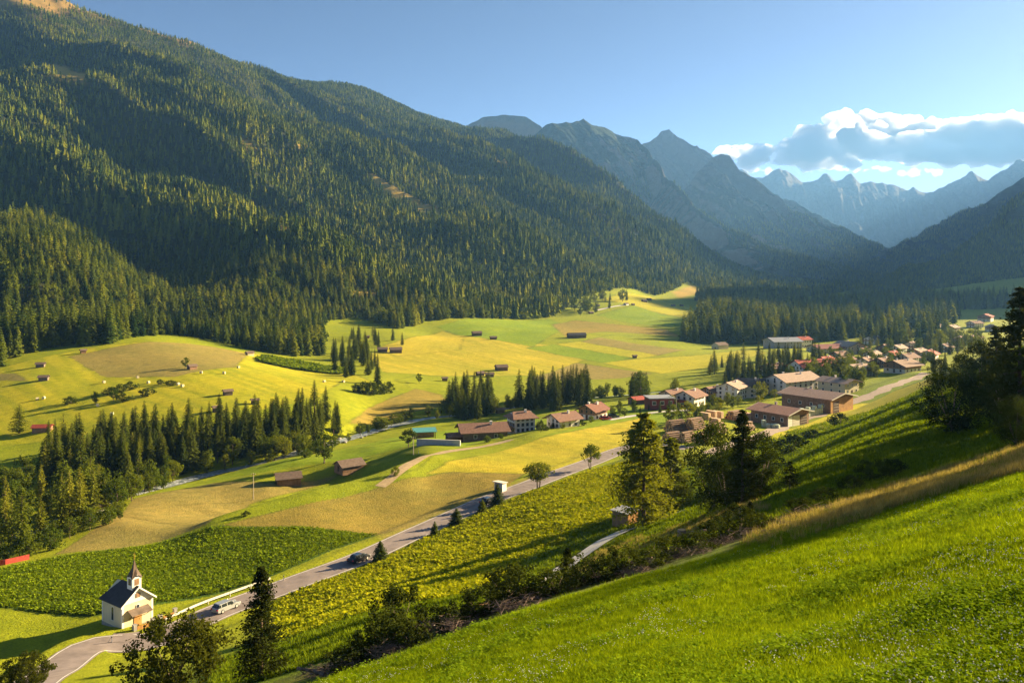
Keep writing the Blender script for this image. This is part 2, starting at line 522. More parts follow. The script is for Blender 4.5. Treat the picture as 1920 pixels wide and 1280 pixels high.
# ------------------------------------------------------------------ field colours on the ground sheet
C_GRASS = (0.235, 0.265, 0.008)
C_FRESH = (0.195, 0.270, 0.008)
C_YELLOW = (0.385, 0.350, 0.014)
C_GOLD = (0.43, 0.355, 0.026)
C_TAN = (0.268, 0.208, 0.038)
C_DULL = (0.255, 0.208, 0.052)
C_CROP = (0.060, 0.110, 0.010)
C_MAIZE = (0.135, 0.165, 0.010)
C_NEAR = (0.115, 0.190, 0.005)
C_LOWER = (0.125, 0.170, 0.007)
C_DRY = (0.27, 0.225, 0.065)
C_SOIL = (0.10, 0.065, 0.035)
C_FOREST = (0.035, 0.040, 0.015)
FIELDS = [  # (colour, outline in photograph columns and rows, nearest, farthest, mowing streaks)
 (C_YELLOW, [(-200,690),(0,690),(150,655),(280,640),(470,662),(640,690),(700,722),(640,715),(600,745),(480,770),(300,790),(120,822),(-200,850)], 200, 700, 0.65),
 (C_DULL, [(130,668),(280,641),(400,650),(468,664),(440,688),(330,706),(200,707),(160,688)], 250, 700, 0.06),
 (C_DULL, [(-100,705),(30,700),(52,714),(-100,716)], 250, 700, 0.1),
 (C_GRASS, [(600,745),(640,715),(700,722),(760,712),(770,735),(700,765),(655,790),(645,800),(630,780)], 200, 700, 0.1),
 (C_TAN, [(655,795),(690,765),(780,728),(830,740),(840,760),(730,788)], 250, 700, 0.05),
 (C_GOLD, [(690,665),(760,640),(860,625),(960,640),(1060,650),(1110,670),(1000,705),(880,706),(790,702),(722,698)], 300, 1500, 0.45),
 (C_GOLD, [(715,650),(830,620),(870,632),(862,655),(740,668)], 300, 1500, 0.10),
 (C_FRESH, [(820,612),(870,598),(1030,598),(1075,612),(1000,650),(860,628)], 400, 1500, 0.08),
 (C_GRASS, [(780,703),(900,705),(1010,704),(1150,712),(1300,715),(1330,690),(1300,730),(1000,740),(880,725),(740,712)], 300, 900, 0.1),
 (C_FRESH, [(985,652),(1045,645),(1195,672),(1130,680)], 300, 1500, 0.05),
 (C_YELLOW, [(1040,645),(1090,640),(1235,666),(1195,672)], 300, 1500, 0.1),
 (C_DULL, [(1090,640),(1160,628),(1305,655),(1235,666)], 300, 1500, 0.05),
 (C_GRASS, [(1120,632),(1160,626),(1280,645),(1340,650),(1300,658),(1200,645)], 300, 1500, 0.05),
 (C_DULL, [(985,712),(1080,680),(1150,690),(1225,700),(1150,710)], 300, 900, 0.05),
 (C_YELLOW, [(1130,680),(1200,672),(1320,665),(1400,655),(1440,662),(1320,690),(1240,700)], 300, 1200, 0.05),
 (C_TAN, [(1035,608),(1080,600),(1250,618),(1280,632),(1130,622),(1060,632)], 400, 1500, 0.1),
 (C_FRESH, [(1120,590),(1190,572),(1290,598),(1290,615),(1180,606)], 500, 1800, 0.1),
 (C_TAN, [(1200,565),(1260,568),(1255,580),(1220,578)], 500, 1800, 0.1),
 (C_YELLOW, [(1170,548),(1220,555),(1330,585),(1315,598),(1180,570),(1130,562)], 500, 1800, 0.1),
 # this side of the river
 (C_FRESH, [(420,890),(600,850),(760,815),(900,800),(1000,785),(1180,762),(1250,768),(1100,795),(960,815),(860,838),(760,838),(640,862),(560,875),(380,905)], 150, 480, 0.35),
 (C_DULL, [(100,1040),(235,955),(250,935),(400,905),(500,905),(640,885),(660,890),(560,925),(470,950),(380,985),(200,1030)], 120, 330, 0.15),
 (C_GRASS, [(390,985),(470,945),(640,885),(720,860),(790,838),(830,850),(780,880),(640,930),(520,958),(430,992)], 120, 330, 0.05),
 (C_TAN, [(400,990),(520,958),(640,933),(780,893),(850,882),(985,888),(945,915),(850,950),(760,990),(720,1000),(560,985)], 120, 330, 0.3),
 (C_GOLD, [(800,888),(850,862),(1000,826),(1205,778),(1230,790),(1180,830),(1040,882),(985,888),(850,884)], 150, 400, 0.35),
 (C_FRESH, [(1010,822),(1120,790),(1240,772),(1330,770),(1230,800),(1205,782)], 150, 450, 0.05),
 (C_CROP, [(-100,1075),(0,1065),(150,1036),(390,987),(560,986),(715,1000),(620,1032),(480,1092),(330,1128),(180,1155),(0,1138),(-100,1130)], 90, 260, 0.0),
 (C_MAIZE, [(500,1130),(690,1050),(900,958),(1000,915),(1170,858),(1230,850),(1240,960),(1130,985),(1000,1040),(830,1130),(640,1190),(520,1220)], 90, 300, 0.0),
 (C_YELLOW, [(1440,812),(1600,757),(1760,702),(1780,712),(1640,765),(1500,825),(1440,850)], 200, 600, 0.03),
]
NEAR_EDGE = np.array([P3(*p)[:2] for p in [(560,1295,39),(600,1282,40),(800,1212,42),(1000,1142,44),(1280,1060,46),(1480,1002,48),(1700,940,50),(1920,862,55),(2100,800,60)]])

def paint(X, Y):
    n = X.size
    col = np.tile(np.array(C_GRASS), (n, 1))
    x = X.ravel(); y = Y.ravel(); z = GZ.ravel()
    jx = x + fbm(x / 6, y / 6, 2, 31) * 0.0015 * y; jy = y + fbm(x / 6, y / 6, 2, 37) * 0.0015 * y
    # wooded ground: below the trees it is litter and moss
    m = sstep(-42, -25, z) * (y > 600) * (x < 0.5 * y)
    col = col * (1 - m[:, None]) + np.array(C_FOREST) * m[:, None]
    # alpine grass near the crest
    a = alp(x, y, z)
    col = col * (1 - a[:, None]) + np.array((0.26, 0.17, 0.045)) * a[:, None]
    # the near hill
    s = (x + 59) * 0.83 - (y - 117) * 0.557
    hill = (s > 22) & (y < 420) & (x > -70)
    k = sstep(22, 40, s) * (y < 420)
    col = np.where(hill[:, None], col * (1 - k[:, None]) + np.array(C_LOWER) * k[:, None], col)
    # meadow this side of the brush line
    ex = np.interp(x, NEAR_EDGE[:, 0], NEAR_EDGE[:, 1])
    near = (y < ex) & (y < 70)
    col[near] = C_NEAR
    # straw-coloured verge behind the brush
    for (c, outline, y0, y1, streak) in FIELDS:
        P = poly_world(outline, y0, y1)
        b = inside(P, jx, jy) & (y > y0 * 0.8) & (y < y1 * 1.2)
        cc = np.array(c)
        if streak:
            ang = 0.35 + 0.0007 * y[b]
            w = x[b] * np.sin(ang) + y[b] * np.cos(ang)
            st = fbm(w / 2.6, (x[b] * np.cos(ang) - y[b] * np.sin(ang)) / 70, 3, 51)
            t = np.clip(0.5 + st * 1.3, 0, 1)[:, None] * streak
            g = np.array(C_GRASS) if c != C_TAN and c != C_DULL else np.array(c) * 0.7
            col[b] = cc * (1 - t) + g * t
        else:
            col[b] = cc
        # rough unmown margin along the boundary
        lo, hi = P.min(0) - 3, P.max(0) + 3
        nb = np.nonzero((x > lo[0]) & (x < hi[0]) & (y > lo[1]) & (y < hi[1]))[0]
        if len(nb):
            d = seg_dist(np.concatenate([P, P[:1]]), jx[nb], jy[nb])
            wd = 0.0022 * y[nb] + 0.15
            k = (1 - sstep(wd * 0.5, wd, d)) * 0.55 * np.clip(0.6 + fbm(x[nb] / 14, y[nb] / 14, 2, 66), 0, 1)
            col[nb] = col[nb] * (1 - k[:, None]) + np.array((0.10, 0.12, 0.012)) * k[:, None]
    return col

def drypatch(x, y, outline, y0, y1, soft):
    P = poly_world(outline, y0, y1)
    d = seg_dist(np.concatenate([P, P[:1]]), x, y)
    d = np.where(inside(P, x, y), d, -d)
    return sstep(-soft, soft, d + fbm(x / 3, y / 3, 3, 77) * soft)

CLEARINGS = [[(70,128),(100,122),(165,140),(160,152),(110,146)], [(685,332),(705,330),(760,362),(800,385),(842,408),(835,414),(780,396),(720,368)],
             [(918,292),(930,294),(958,318),(945,322)], [(470,392),(490,398),(545,430),(530,436),(490,420)], [(448,262),(460,262),(476,278),(462,280)],
             [(650,545),(700,548),(705,556),(660,556)], [(555,275),(600,282),(590,290)], [(1265,548),(1300,535),(1312,548),(1275,558)]]
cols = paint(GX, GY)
_x, _y = GX.ravel(), GY.ravel()
for (c, outline, y0, y1, soft, amt) in [
    (C_DRY, [(1380,1025),(1500,975),(1640,925),(1760,880),(1930,835),(2000,830),(2000,850),(1930,878),(1720,945),(1500,1018)], 30, 140, 2.5, 0.9),
    (C_DRY, [(1040,1090),(1120,1040),(1200,1005),(1300,978),(1420,940),(1440,960),(1300,1005),(1180,1045),(1080,1090)], 60, 170, 2.5, 0.8),
    (C_SOIL, [(560,1265),(800,1165),(1000,1110),(1200,1045),(1300,1010),(1500,940),(1650,880),(1640,900),(1480,985),(1280,1050),(1000,1135),(800,1205),(620,1270)], 35, 110, 2.0, 0.6),
    (C_DRY, [(1580,800),(1730,738),(1760,738),(1600,812)], 120, 420, 2.5, 0.5),
    (C_DULL, [(700,1000),(960,905),(1150,850),(1150,858),(960,920),(720,1012)], 120, 300, 1.0, 0.7)]:
    k = (drypatch(_x, _y, outline, y0, y1, soft) * amt)[:, None]
    cols = cols * (1 - k) + np.array(c) * k

for c in CLEARINGS:
    P = poly_world(c, 380, 5000)
    lo, hi = P.min(0) - 40, P.max(0) + 40
    nb = np.nonzero((_x > lo[0]) & (_x < hi[0]) & (_y > lo[1]) & (_y < hi[1]))[0]
    d = seg_dist(np.concatenate([P, P[:1]]), _x[nb], _y[nb]); d = np.where(inside(P, _x[nb], _y[nb]), d, -d)
    k = sstep(-12, 4, d)[:, None]
    cols[nb] = cols[nb] * (1 - k) + np.array((0.36, 0.25, 0.05)) * k
nu, nv = len(_u), len(_v)
_idx = np.arange(nu * nv).reshape(nv, nu)
_faces = np.stack([_idx[:-1, :-1], _idx[:-1, 1:], _idx[1:, 1:], _idx[1:, :-1]], -1).reshape(-1, 4)

def ground_material():
    m, nt, b = nodes_of('ground_turf')
    at = nt.nodes.new('ShaderNodeAttribute'); at.attribute_name = 'field'
    fine = noise(nt, 3.2, 5, 0.7)
    mid = noise(nt, 0.32, 4, 0.6)
    big = noise(nt, 0.022, 4, 0.55)
    c = mix(nt, 1.0, at.outputs['Color'], ramp(nt, fine, [(0.28, 0.62), (0.72, 1.38)]), 'MULTIPLY')
    c = mix(nt, 1.0, c, ramp(nt, mid, [(0.3, (0.80, 0.84, 0.8)), (0.7, (1.2, 1.14, 1.1))]), 'MULTIPLY')
    c = mix(nt, 1.0, c, ramp(nt, big, [(0.3, (0.86, 0.92, 0.9)), (0.7, (1.16, 1.08, 1.05))]), 'MULTIPLY')
    nt.links.new(c, b.inputs['Base Color'])
    b.inputs['Roughness'].default_value = 0.95
    b.inputs['Specular IOR Level'].default_value = 0.1
    bump(nt, b, noise(nt, 1.6, 5, 0.75), 0.8, 0.35)
    return m
me = mesh_from('ground', np.stack([GX.ravel(), GY.ravel(), GZ.ravel()], -1), _faces, [ground_material()], None, True)
ca = me.color_attributes.new('field', 'FLOAT_COLOR', 'POINT')
ca.data.foreach_set('color', np.concatenate([cols, np.ones((len(cols), 1))], 1).astype(np.float32).ravel())
ground_o = tag(obj('ground', me), 'green and golden valley meadows rising into the wooded mountainside', 'ground', kind='structure')

# ------------------------------------------------------------------ far mountains
def rock_material(name, forest, rock, treeline, soft, alp=(0.10, 0.11, 0.045), steep=0.62):
    m, nt, b = nodes_of(name)
    geo = nt.nodes.new('ShaderNodeNewGeometry')
    sp = nt.nodes.new('ShaderNodeSeparateXYZ'); nt.links.new(geo.outputs['Position'], sp.inputs[0])
    sn = nt.nodes.new('ShaderNodeSeparateXYZ'); nt.links.new(geo.outputs['Normal'], sn.inputs[0])
    n1 = noise(nt, 0.004, 6, 0.6)
    n2 = noise(nt, 0.03, 5, 0.7)
    h = math_n(nt, 'ADD', sp.outputs[2], math_n(nt, 'MULTIPLY', math_n(nt, 'SUBTRACT', n1, 0.5), soft * 2.5))
    k = nt.nodes.new('ShaderNodeMapRange')
    k.inputs['From Min'].default_value = treeline - soft * 0.4; k.inputs['From Max'].default_value = treeline + soft * 0.4
    nt.links.new(h, k.inputs['Value'])
    fcol = mix(nt, ramp(nt, n2, [(0.35, 0.0), (0.65, 1.0)]), tuple(c * 0.55 for c in forest), tuple(c * 1.35 for c in forest))
    acol = mix(nt, ramp(nt, n2, [(0.35, 0.0), (0.7, 1.0)]), alp, rock)
    c = mix(nt, k.outputs[0], fcol, acol)
    st = nt.nodes.new('ShaderNodeMapRange')
    st.inputs['From Min'].default_value = steep + 0.08; st.inputs['From Max'].default_value = steep - 0.08
    nt.links.new(math_n(nt, 'ADD', sn.outputs[2], math_n(nt, 'MULTIPLY', math_n(nt, 'SUBTRACT', n2, 0.5), 0.35)), st.inputs['Value'])
    rc = mix(nt, n2, tuple(c * 0.6 for c in rock), tuple(c * 1.3 for c in rock))
    c = mix(nt, st.outputs[0], c, rc)
    nt.links.new(c, b.inputs['Base Color'])
    b.inputs['Roughness'].default_value = 0.95
    b.inputs['Specular IOR Level'].default_value = 0.05
    bump(nt, b, noise(nt, 0.022, 8, 0.75), 1.0, 45.0)
    return m

def mountain(name, label, crest, foot, base, mat, seed, spur=1.0, rough=1.0, cols_n=260, rows_n=110, back=0.55, curve=1.35, spur_len=260.0, cliffs=()):
    """crest: (column, row, distance) along the skyline; foot: (dx, dy) from crest to the foot of the side that faces the valley"""
    C = np.array([P3(*p) for p in crest])
    d = np.concatenate([[0], np.cumsum(np.linalg.norm(np.diff(C[:, :2], axis=0), axis=1))])
    t = np.linspace(0, d[-1], cols_n)
    X0 = np.interp(t, d, C[:, 0]); Y0 = np.interp(t, d, C[:, 1]); Z0 = np.interp(t, d, C[:, 2])
    Z0 = Z0 + fbm(t / 130, t * 0, 4, seed) * 22 * rough
    F0 = np.array(foot, float)
    fx = np.interp(np.linspace(0, 1, cols_n), np.linspace(0, 1, len(F0)), F0[:, 0]); fy = np.interp(np.linspace(0, 1, cols_n), np.linspace(0, 1, len(F0)), F0[:, 1])
    s = np.concatenate([-np.linspace(1, 0, 26)[:-1], np.linspace(0, 1, rows_n) ** 1.15])
    S, T = np.meshgrid(s, t, indexing='ij')
    i = np.arange(cols_n)[None, :].repeat(len(s), 0)
    front = S >= 0
    k = np.where(front, S, S * back)
    L = np.hypot(fx, fy)[i]
    run = k * L
    wob = fbm(T / 420, run / 420, 3, seed + 3)
    side = wob * 90 * np.abs(S)
    X = X0[i] + fx[i] * k; Y = Y0[i] + fy[i] * k
    H = Z0[i] - base
    prof = (1 - np.abs(S)) ** curve
    pxc = (X0 / Y0 * F + CX)[i]
    for (p0, p1, drop, s0, s1) in cliffs:
        w = sstep(p0, p0 + 12, pxc) * (1 - sstep(p1 - 12, p1, pxc)) * np.clip(0.75 + 0.5 * fbm(T / 60, T * 0, 3, seed + 41), 0, 1)
        prof = prof * (1 - drop * w * sstep(s0, s1, S) * (1 - sstep(0.45, 0.9, S)))
    env = np.clip(np.abs(S) * 3.2, 0, 1) * np.clip((1 - np.abs(S)) * 1.6, 0, 1)
    rg = ridged((T + side) / spur_len, run / 1500, 5, seed + 7, 0.5) - 0.62
    cr = ridged((T + side * 2) / 95, run / 300, 4, seed + 11, 0.55) - 0.6
    Z = base + H * prof + env * H * (0.42 * spur * rg + 0.13 * rough * cr) + rough * 7 * fbm(X / 45, Y / 45, 3, seed + 19) * np.clip(np.abs(S) * 8, 0, 1)
    sidev = ridged(T / 160, run / 260, 4, seed + 29) - 0.5
    X = X + rough * 40 * sidev * env; Y = Y + rough * 30 * cr * env
    Z = np.maximum(Z, base - 5)
    v = np.stack([X, Y, Z], -1).reshape(-1, 3)
    idx = np.arange(len(s) * cols_n).reshape(len(s), cols_n)
    f = np.stack([idx[:-1, :-1], idx[1:, :-1], idx[1:, 1:], idx[:-1, 1:]], -1).reshape(-1, 4)
    o = obj(name, mesh_from(name, v, f, [mat], None, True))
    tag(o, label, 'mountain', 'far mountains', 'structure')
    return o, (X, Y, Z)

M_BROWN = rock_material('alpine_grass_rock', (0.05, 0.06, 0.02), (0.30, 0.17, 0.075), 250, 200, (0.26, 0.15, 0.05), 0.30)
M_WOOD = rock_material('wooded_rock', (0.030, 0.042, 0.016), (0.38, 0.28, 0.225), 900, 110, (0.07, 0.07, 0.03), 0.47)
M_CRAG = rock_material('crag_rock', (0.030, 0.042, 0.018), (0.15, 0.135, 0.125), 520, 180, (0.075, 0.07, 0.05), 0.48)
M_FAR = rock_material('far_rock', (0.04, 0.05, 0.03), (0.18, 0.16, 0.15), 150, 220, (0.11, 0.10, 0.08), 0.50)
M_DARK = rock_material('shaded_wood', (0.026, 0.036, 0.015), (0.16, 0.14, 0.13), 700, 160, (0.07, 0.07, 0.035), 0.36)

mountain('summit', 'rounded brown grassy summit behind the wooded slope', [(780,300,5900),(870,240,5800),(905,218,5700),(940,215,5600),(985,220,5500),(1012,236,5400),(1050,270,5300),(1110,320,5200)],
         [(700, -500), (900, -200)], 50, M_BROWN, 101, 0.7, 0.8)
G_cliff_mountain = mountain('cliff_mountain', 'long wooded ridge ending in a pale vertical cliff', [(900,330,4700),(975,268,4700),(1035,232,4750),(1075,226,4800),(1094,222,4850),(1112,236,4900),(1150,246,5000),(1192,260,5000),(1216,280,4800),(1236,312,4560),(1262,345,4330),(1300,385,4080),(1350,432,3900),(1430,485,3700),(1500,525,3500),(1560,545,3350)],
         [(350, -1100), (700, -700), (950, -250), (700, -350), (500, -300)], -70, M_WOOD, 202, 1.1, 1.7, 420, 170, 0.5, 1.25, 300, [(1190, 1310, .62, .004, .035), (1300, 1345, .35, .02, .08)])
mountain('horned_peak', 'bare twin-topped peak behind the pale cliff', [(1130,330,6600),(1190,275,6500),(1222,262,6450),(1240,248,6400),(1255,245,6400),(1270,258,6350),(1300,272,6300),(1322,280,6250),(1345,300,6200),(1400,360,6100)],
         [(300, -1200), (800, -900)], 60, M_CRAG, 303, 1.0, 1.8, 320, 150, 0.5, 1.2, 220, [(1225, 1275, .42, .004, .04)])
G_round_topped_crag = mountain('round_topped_crag', 'steep dark crag with a rounded top above the valley', [(1230,440,5300),(1280,360,5300),(1308,322,5300),(1338,297,5300),(1352,292,5300),(1368,296,5290),(1388,322,5250),(1420,345,5200),(1455,372,5100),(1490,400,5000),(1530,430,4850),(1570,462,4700),(1610,500,4500),(1650,530,4300)],
         [(200, -1100), (500, -900), (700, -350), (500, -350)], -70, M_CRAG, 404, 1.2, 1.7, 420, 170, 0.5, 1.15, 240, [(1330, 1400, .42, .004, .04), (1430, 1500, .18, .1, .16)])
mountain('far_range', 'hazy blue jagged range closing the valley', [(1300,350,9300),(1392,322,9300),(1432,332,9200),(1446,322,9200),(1461,317,9200),(1478,326,9200),(1505,345,9100),(1530,336,9100),(1550,327,9100),(1566,338,9100),(1580,334,9100),(1597,327,9100),(1612,338,9100),(1640,345,9100),(1668,348,9100),(1700,357,9100),(1714,350,9100),(1730,358,9100),(1748,361,9100),(1775,348,9100),(1800,332,9100),(1822,321,9000),(1838,332,9000),(1853,339,9000),(1875,320,8900),(1905,300,8900),(1920,306,8900),(1990,250,8800),(2080,300,8800)],
         [(-100, -2000), (-500, -1600)], -60, M_FAR, 505, 1.2, 2.0, 420, 110, 0.4, 1.3, 420)
mountain('valley_head_spur', 'pale blue spur running down into the valley head', [(1330,330,7600),(1400,345,7600),(1460,372,7500),(1520,395,7300),(1580,430,7000),(1620,470,6700),(1650,505,6400)],
         [(300, -700), (400, -300)], -60, M_FAR, 551, 1.0, 1.2, 220, 90, 0.5, 1.2, 300)
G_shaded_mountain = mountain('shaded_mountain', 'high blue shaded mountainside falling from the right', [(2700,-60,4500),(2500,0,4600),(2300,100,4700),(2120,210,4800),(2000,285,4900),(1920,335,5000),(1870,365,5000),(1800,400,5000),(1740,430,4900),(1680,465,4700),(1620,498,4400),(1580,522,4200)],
         [(-700, -1500), (-500, -900), (-300, -500)], -66, M_DARK, 606, 0.8, 1.0, 300, 110, 0.5, 1.25, 320)  # crest right of the frame heightened for the shadow it throws
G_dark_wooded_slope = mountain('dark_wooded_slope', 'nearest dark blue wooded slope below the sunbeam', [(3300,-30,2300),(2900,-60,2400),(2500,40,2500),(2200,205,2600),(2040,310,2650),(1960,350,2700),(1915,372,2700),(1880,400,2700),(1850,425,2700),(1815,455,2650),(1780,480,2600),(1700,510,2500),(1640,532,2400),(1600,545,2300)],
         [(-300, -1000), (-350, -700), (-150, -350)], -66, M_DARK, 707, 0.9, 1.0, 300, 110, 0.6, 1.2, 240)  # unseen right end of the crest raised to shade the far valley

# ------------------------------------------------------------------ haze: the air of the valley
def haze_box(x0, x1, y0, y1, z0, z1, density):
    mb = MB(); mb.box(x0, x1, y0, y1, z0, z1)
    m = bpy.data.materials.new('valley_air'); m.use_nodes = True
    nt = m.node_tree; nt.nodes.clear()
    v = nt.nodes.new('ShaderNodeVolumePrincipled')
    v.inputs['Color'].default_value = (0.21, 0.48, 1.0, 1)
    v.inputs['Density'].default_value = density
    v.inputs['Anisotropy'].default_value = 0.3
    o = nt.nodes.new('ShaderNodeOutputMaterial')
    nt.links.new(v.outputs[0], o.inputs['Volume'])
    h = mb.build('haze', m)
    tag(h, 'thin blue haze filling the valley', 'haze', kind='stuff')
    return h
haze_box(-9000, 9500, -400, 10600, -140, 1500, 5.0e-5)
# ------------------------------------------------------------------ foliage materials
def leaf_material(name, dark, light, transl=0.3, var=0.5, scale=0.6):
    m = bpy.data.materials.new(name); m.use_nodes = True
    nt = m.node_tree; nt.nodes.clear(); MATS[name] = m
    oi = nt.nodes.new('ShaderNodeObjectInfo')
    n1 = noise(nt, scale, 3, 0.6)
    f = math_n(nt, 'ADD', math_n(nt, 'MULTIPLY', oi.outputs['Random'], var), math_n(nt, 'MULTIPLY', n1, 1.0 - var))
    c = ramp(nt, f, [(0.2, dark), (0.8, light)])
    d = nt.nodes.new('ShaderNodeBsdfDiffuse'); nt.links.new(c, d.inputs['Color'])
    t = nt.nodes.new('ShaderNodeBsdfTranslucent')
    nt.links.new(mix(nt, 1.0, c, (1.25, 1.2, 0.6), 'MULTIPLY'), t.inputs['Color'])
    mx = nt.nodes.new('ShaderNodeMixShader'); mx.inputs[0].default_value = transl
    nt.links.new(d.outputs[0], mx.inputs[1]); nt.links.new(t.outputs[0], mx.inputs[2])
    o = nt.nodes.new('ShaderNodeOutputMaterial'); nt.links.new(mx.outputs[0], o.inputs['Surface'])
    return m
L_SPRUCE = leaf_material('spruce_needles', (0.030, 0.048, 0.009), (0.115, 0.132, 0.014), 0.30)
L_FOREST = leaf_material('forest_needles', (0.022, 0.042, 0.009), (0.140, 0.165, 0.016), 0.34, 0.85, 0.03)
L_LARCH = leaf_material('larch_needles', (0.09, 0.115, 0.010), (0.25, 0.245, 0.020), 0.35)
L_DARK = leaf_material('shaded_needles', (0.014, 0.024, 0.009), (0.040, 0.052, 0.014), 0.2)
L_BROAD = leaf_material('broad_leaves', (0.045, 0.075, 0.010), (0.15, 0.17, 0.016), 0.38)
L_BRIGHT = leaf_material('bright_leaves', (0.09, 0.12, 0.010), (0.22, 0.22, 0.018), 0.40)
L_DEEP = leaf_material('deep_leaves', (0.018, 0.030, 0.008), (0.060, 0.080, 0.012), 0.3)
BARK = plain('bark', (0.10, 0.065, 0.042), 0.95, 0.4, 2.0)
BARK_PALE = plain('pale_bark', (0.16, 0.115, 0.080), 0.95, 0.4, 2.0)

# ------------------------------------------------------------------ tree shapes (unit height 1, base at the origin)
def far_conifer(seed, layers=6, seg=8, width=0.22):
    r = random.Random(seed)
    v = []; f = []
    for k in range(layers):
        t0 = 0.06 + 0.90 * (k / layers) ** 0.95
        t1 = min(1.0, t0 + 1.55 * (0.94 / layers))
        rad = width * (1 - t0) ** 0.8 * r.uniform(0.85, 1.2)
        top = len(v); v.append((r.uniform(-.01, .01), r.uniform(-.01, .01), t1))
        ph = r.uniform(0, 6.28)
        for s in range(seg):
            a = ph + 2 * PI * s / seg
            q = rad * (1.15 if s % 2 else 0.62) * r.uniform(0.8, 1.2)
            v.append((math.cos(a) * q, math.sin(a) * q, t0 + (-0.015 if s % 2 else 0.03)))
        for s in range(seg):
            f.append([top, top + 1 + s, top + 1 + (s + 1) % seg])
    return v, f

def spruce_crown(seed, levels=26, per=8, width=0.17, clear=0.06, quads=4, droop=0.35, spread=1.0, top_pow=0.85, irregular=0.25, tuft=1.0):
    r = random.Random(seed)
    v = []; f = []
    for k in range(levels):
        t = clear + (0.985 - clear) * (k / (levels - 1)) ** 0.92
        L0 = width * (1 - t) ** top_pow * (0.72 + 0.28 * min(1, (t - clear) * 12)) + 0.010
        n = max(4, int(per * (0.55 + 0.6 * (1 - t))))
        ph = r.uniform(0, 6.28)
        for b in range(n):
            if r.random() < irregular * 0.35: continue
            a = ph + 2 * PI * (b + r.uniform(-.25, .25)) / n
            L = L0 * r.uniform(1 - irregular, 1 + irregular * 0.8)
            ca, sa = math.cos(a), math.sin(a)
            for q in range(quads):
                u0 = (q + r.uniform(0.0, 0.25)) / quads; u1 = (q + 1.25) / quads
                w = (0.030 * (1 - 0.55 * u0) + 0.006) * (0.5 + 0.8 * (1 - t)) * r.uniform(0.7, 1.35) * spread * tuft
                def pt(u, side, dz):
                    z = t + L * (0.18 * u - droop * u * u) + dz
                    rr = L * u
                    return (ca * rr - sa * side, sa * rr + ca * side, z)
                n0 = len(v)
                j = r.uniform(-0.4, 0.4) * w
                v.extend([pt(u0, 0, 0.002), pt((u0 + u1) / 2, w, -0.45 * w + j), pt(u1, 0, 0.0), pt((u0 + u1) / 2, -w, -0.45 * w - j)])
                f.append([n0, n0 + 1, n0 + 2]); f.append([n0, n0 + 2, n0 + 3])
    return v, f

def clump_cone(seed, n=7000, width=0.27, clear=0.10, leaf=0.013, pw=0.6, lump=0.4):
    """loose conical crown of small needle tufts gathered into uneven boughs"""
    rd = random.Random(seed); v = []; f = []
    boughs = []
    for k in range(190):
        t = clear + (0.99 - clear) * rd.random() ** 1.1
        a = rd.uniform(0, 6.28); R = width * (1 - t) ** pw * rd.uniform(1 - lump, 1 + lump * .6) + .01
        boughs.append((t, a, R))
    for k in range(n):
        t, a, R = rd.choice(boughs)
        u = rd.uniform(.12, 1.0) ** .6
        w = .009 + .048 * R / width * u
        p = Vector((math.cos(a) * R * u + rd.gauss(0, w * .75), math.sin(a) * R * u + rd.gauss(0, w * .75), t + .10 * R * u - .22 * R * u * u + rd.gauss(0, w * .38)))
        nrm = Vector((rd.gauss(0, .7), rd.gauss(0, .7), 1)).normalized()
        x = nrm.orthogonal().normalized(); y = nrm.cross(x); th = rd.uniform(0, 6.28)
        x, y = x * math.cos(th) + y * math.sin(th), y * math.cos(th) - x * math.sin(th)
        s = leaf * rd.uniform(.6, 1.5)
        n0 = len(v); v.extend([tuple(p + x * s), tuple(p + y * s * .55), tuple(p - x * s), tuple(p - y * s * .55)]); f.append([n0, n0 + 1, n0 + 2, n0 + 3])
    return v, f

def trunk_mesh(name, h, r0, r1, mat, lean=0.0, limbs=(), seg=7):
    mb = MB()
    n = 5
    prev = (0, 0, -0.02)
    for k in range(n):
        t = (k + 1) / n
        q = (lean * t * t, 0.3 * lean * math.sin(3 * t), h * t)
        mb.tube(prev, q, r0 + (r1 - r0) * k / n, r0 + (r1 - r0) * (k + 1) / n, seg)
        prev = q
    for (p, q, a, b) in limbs:
        mb.tube(p, q, a, b, 5)
    return mesh_from(name, mb.v, mb.f, [mat], None, True)

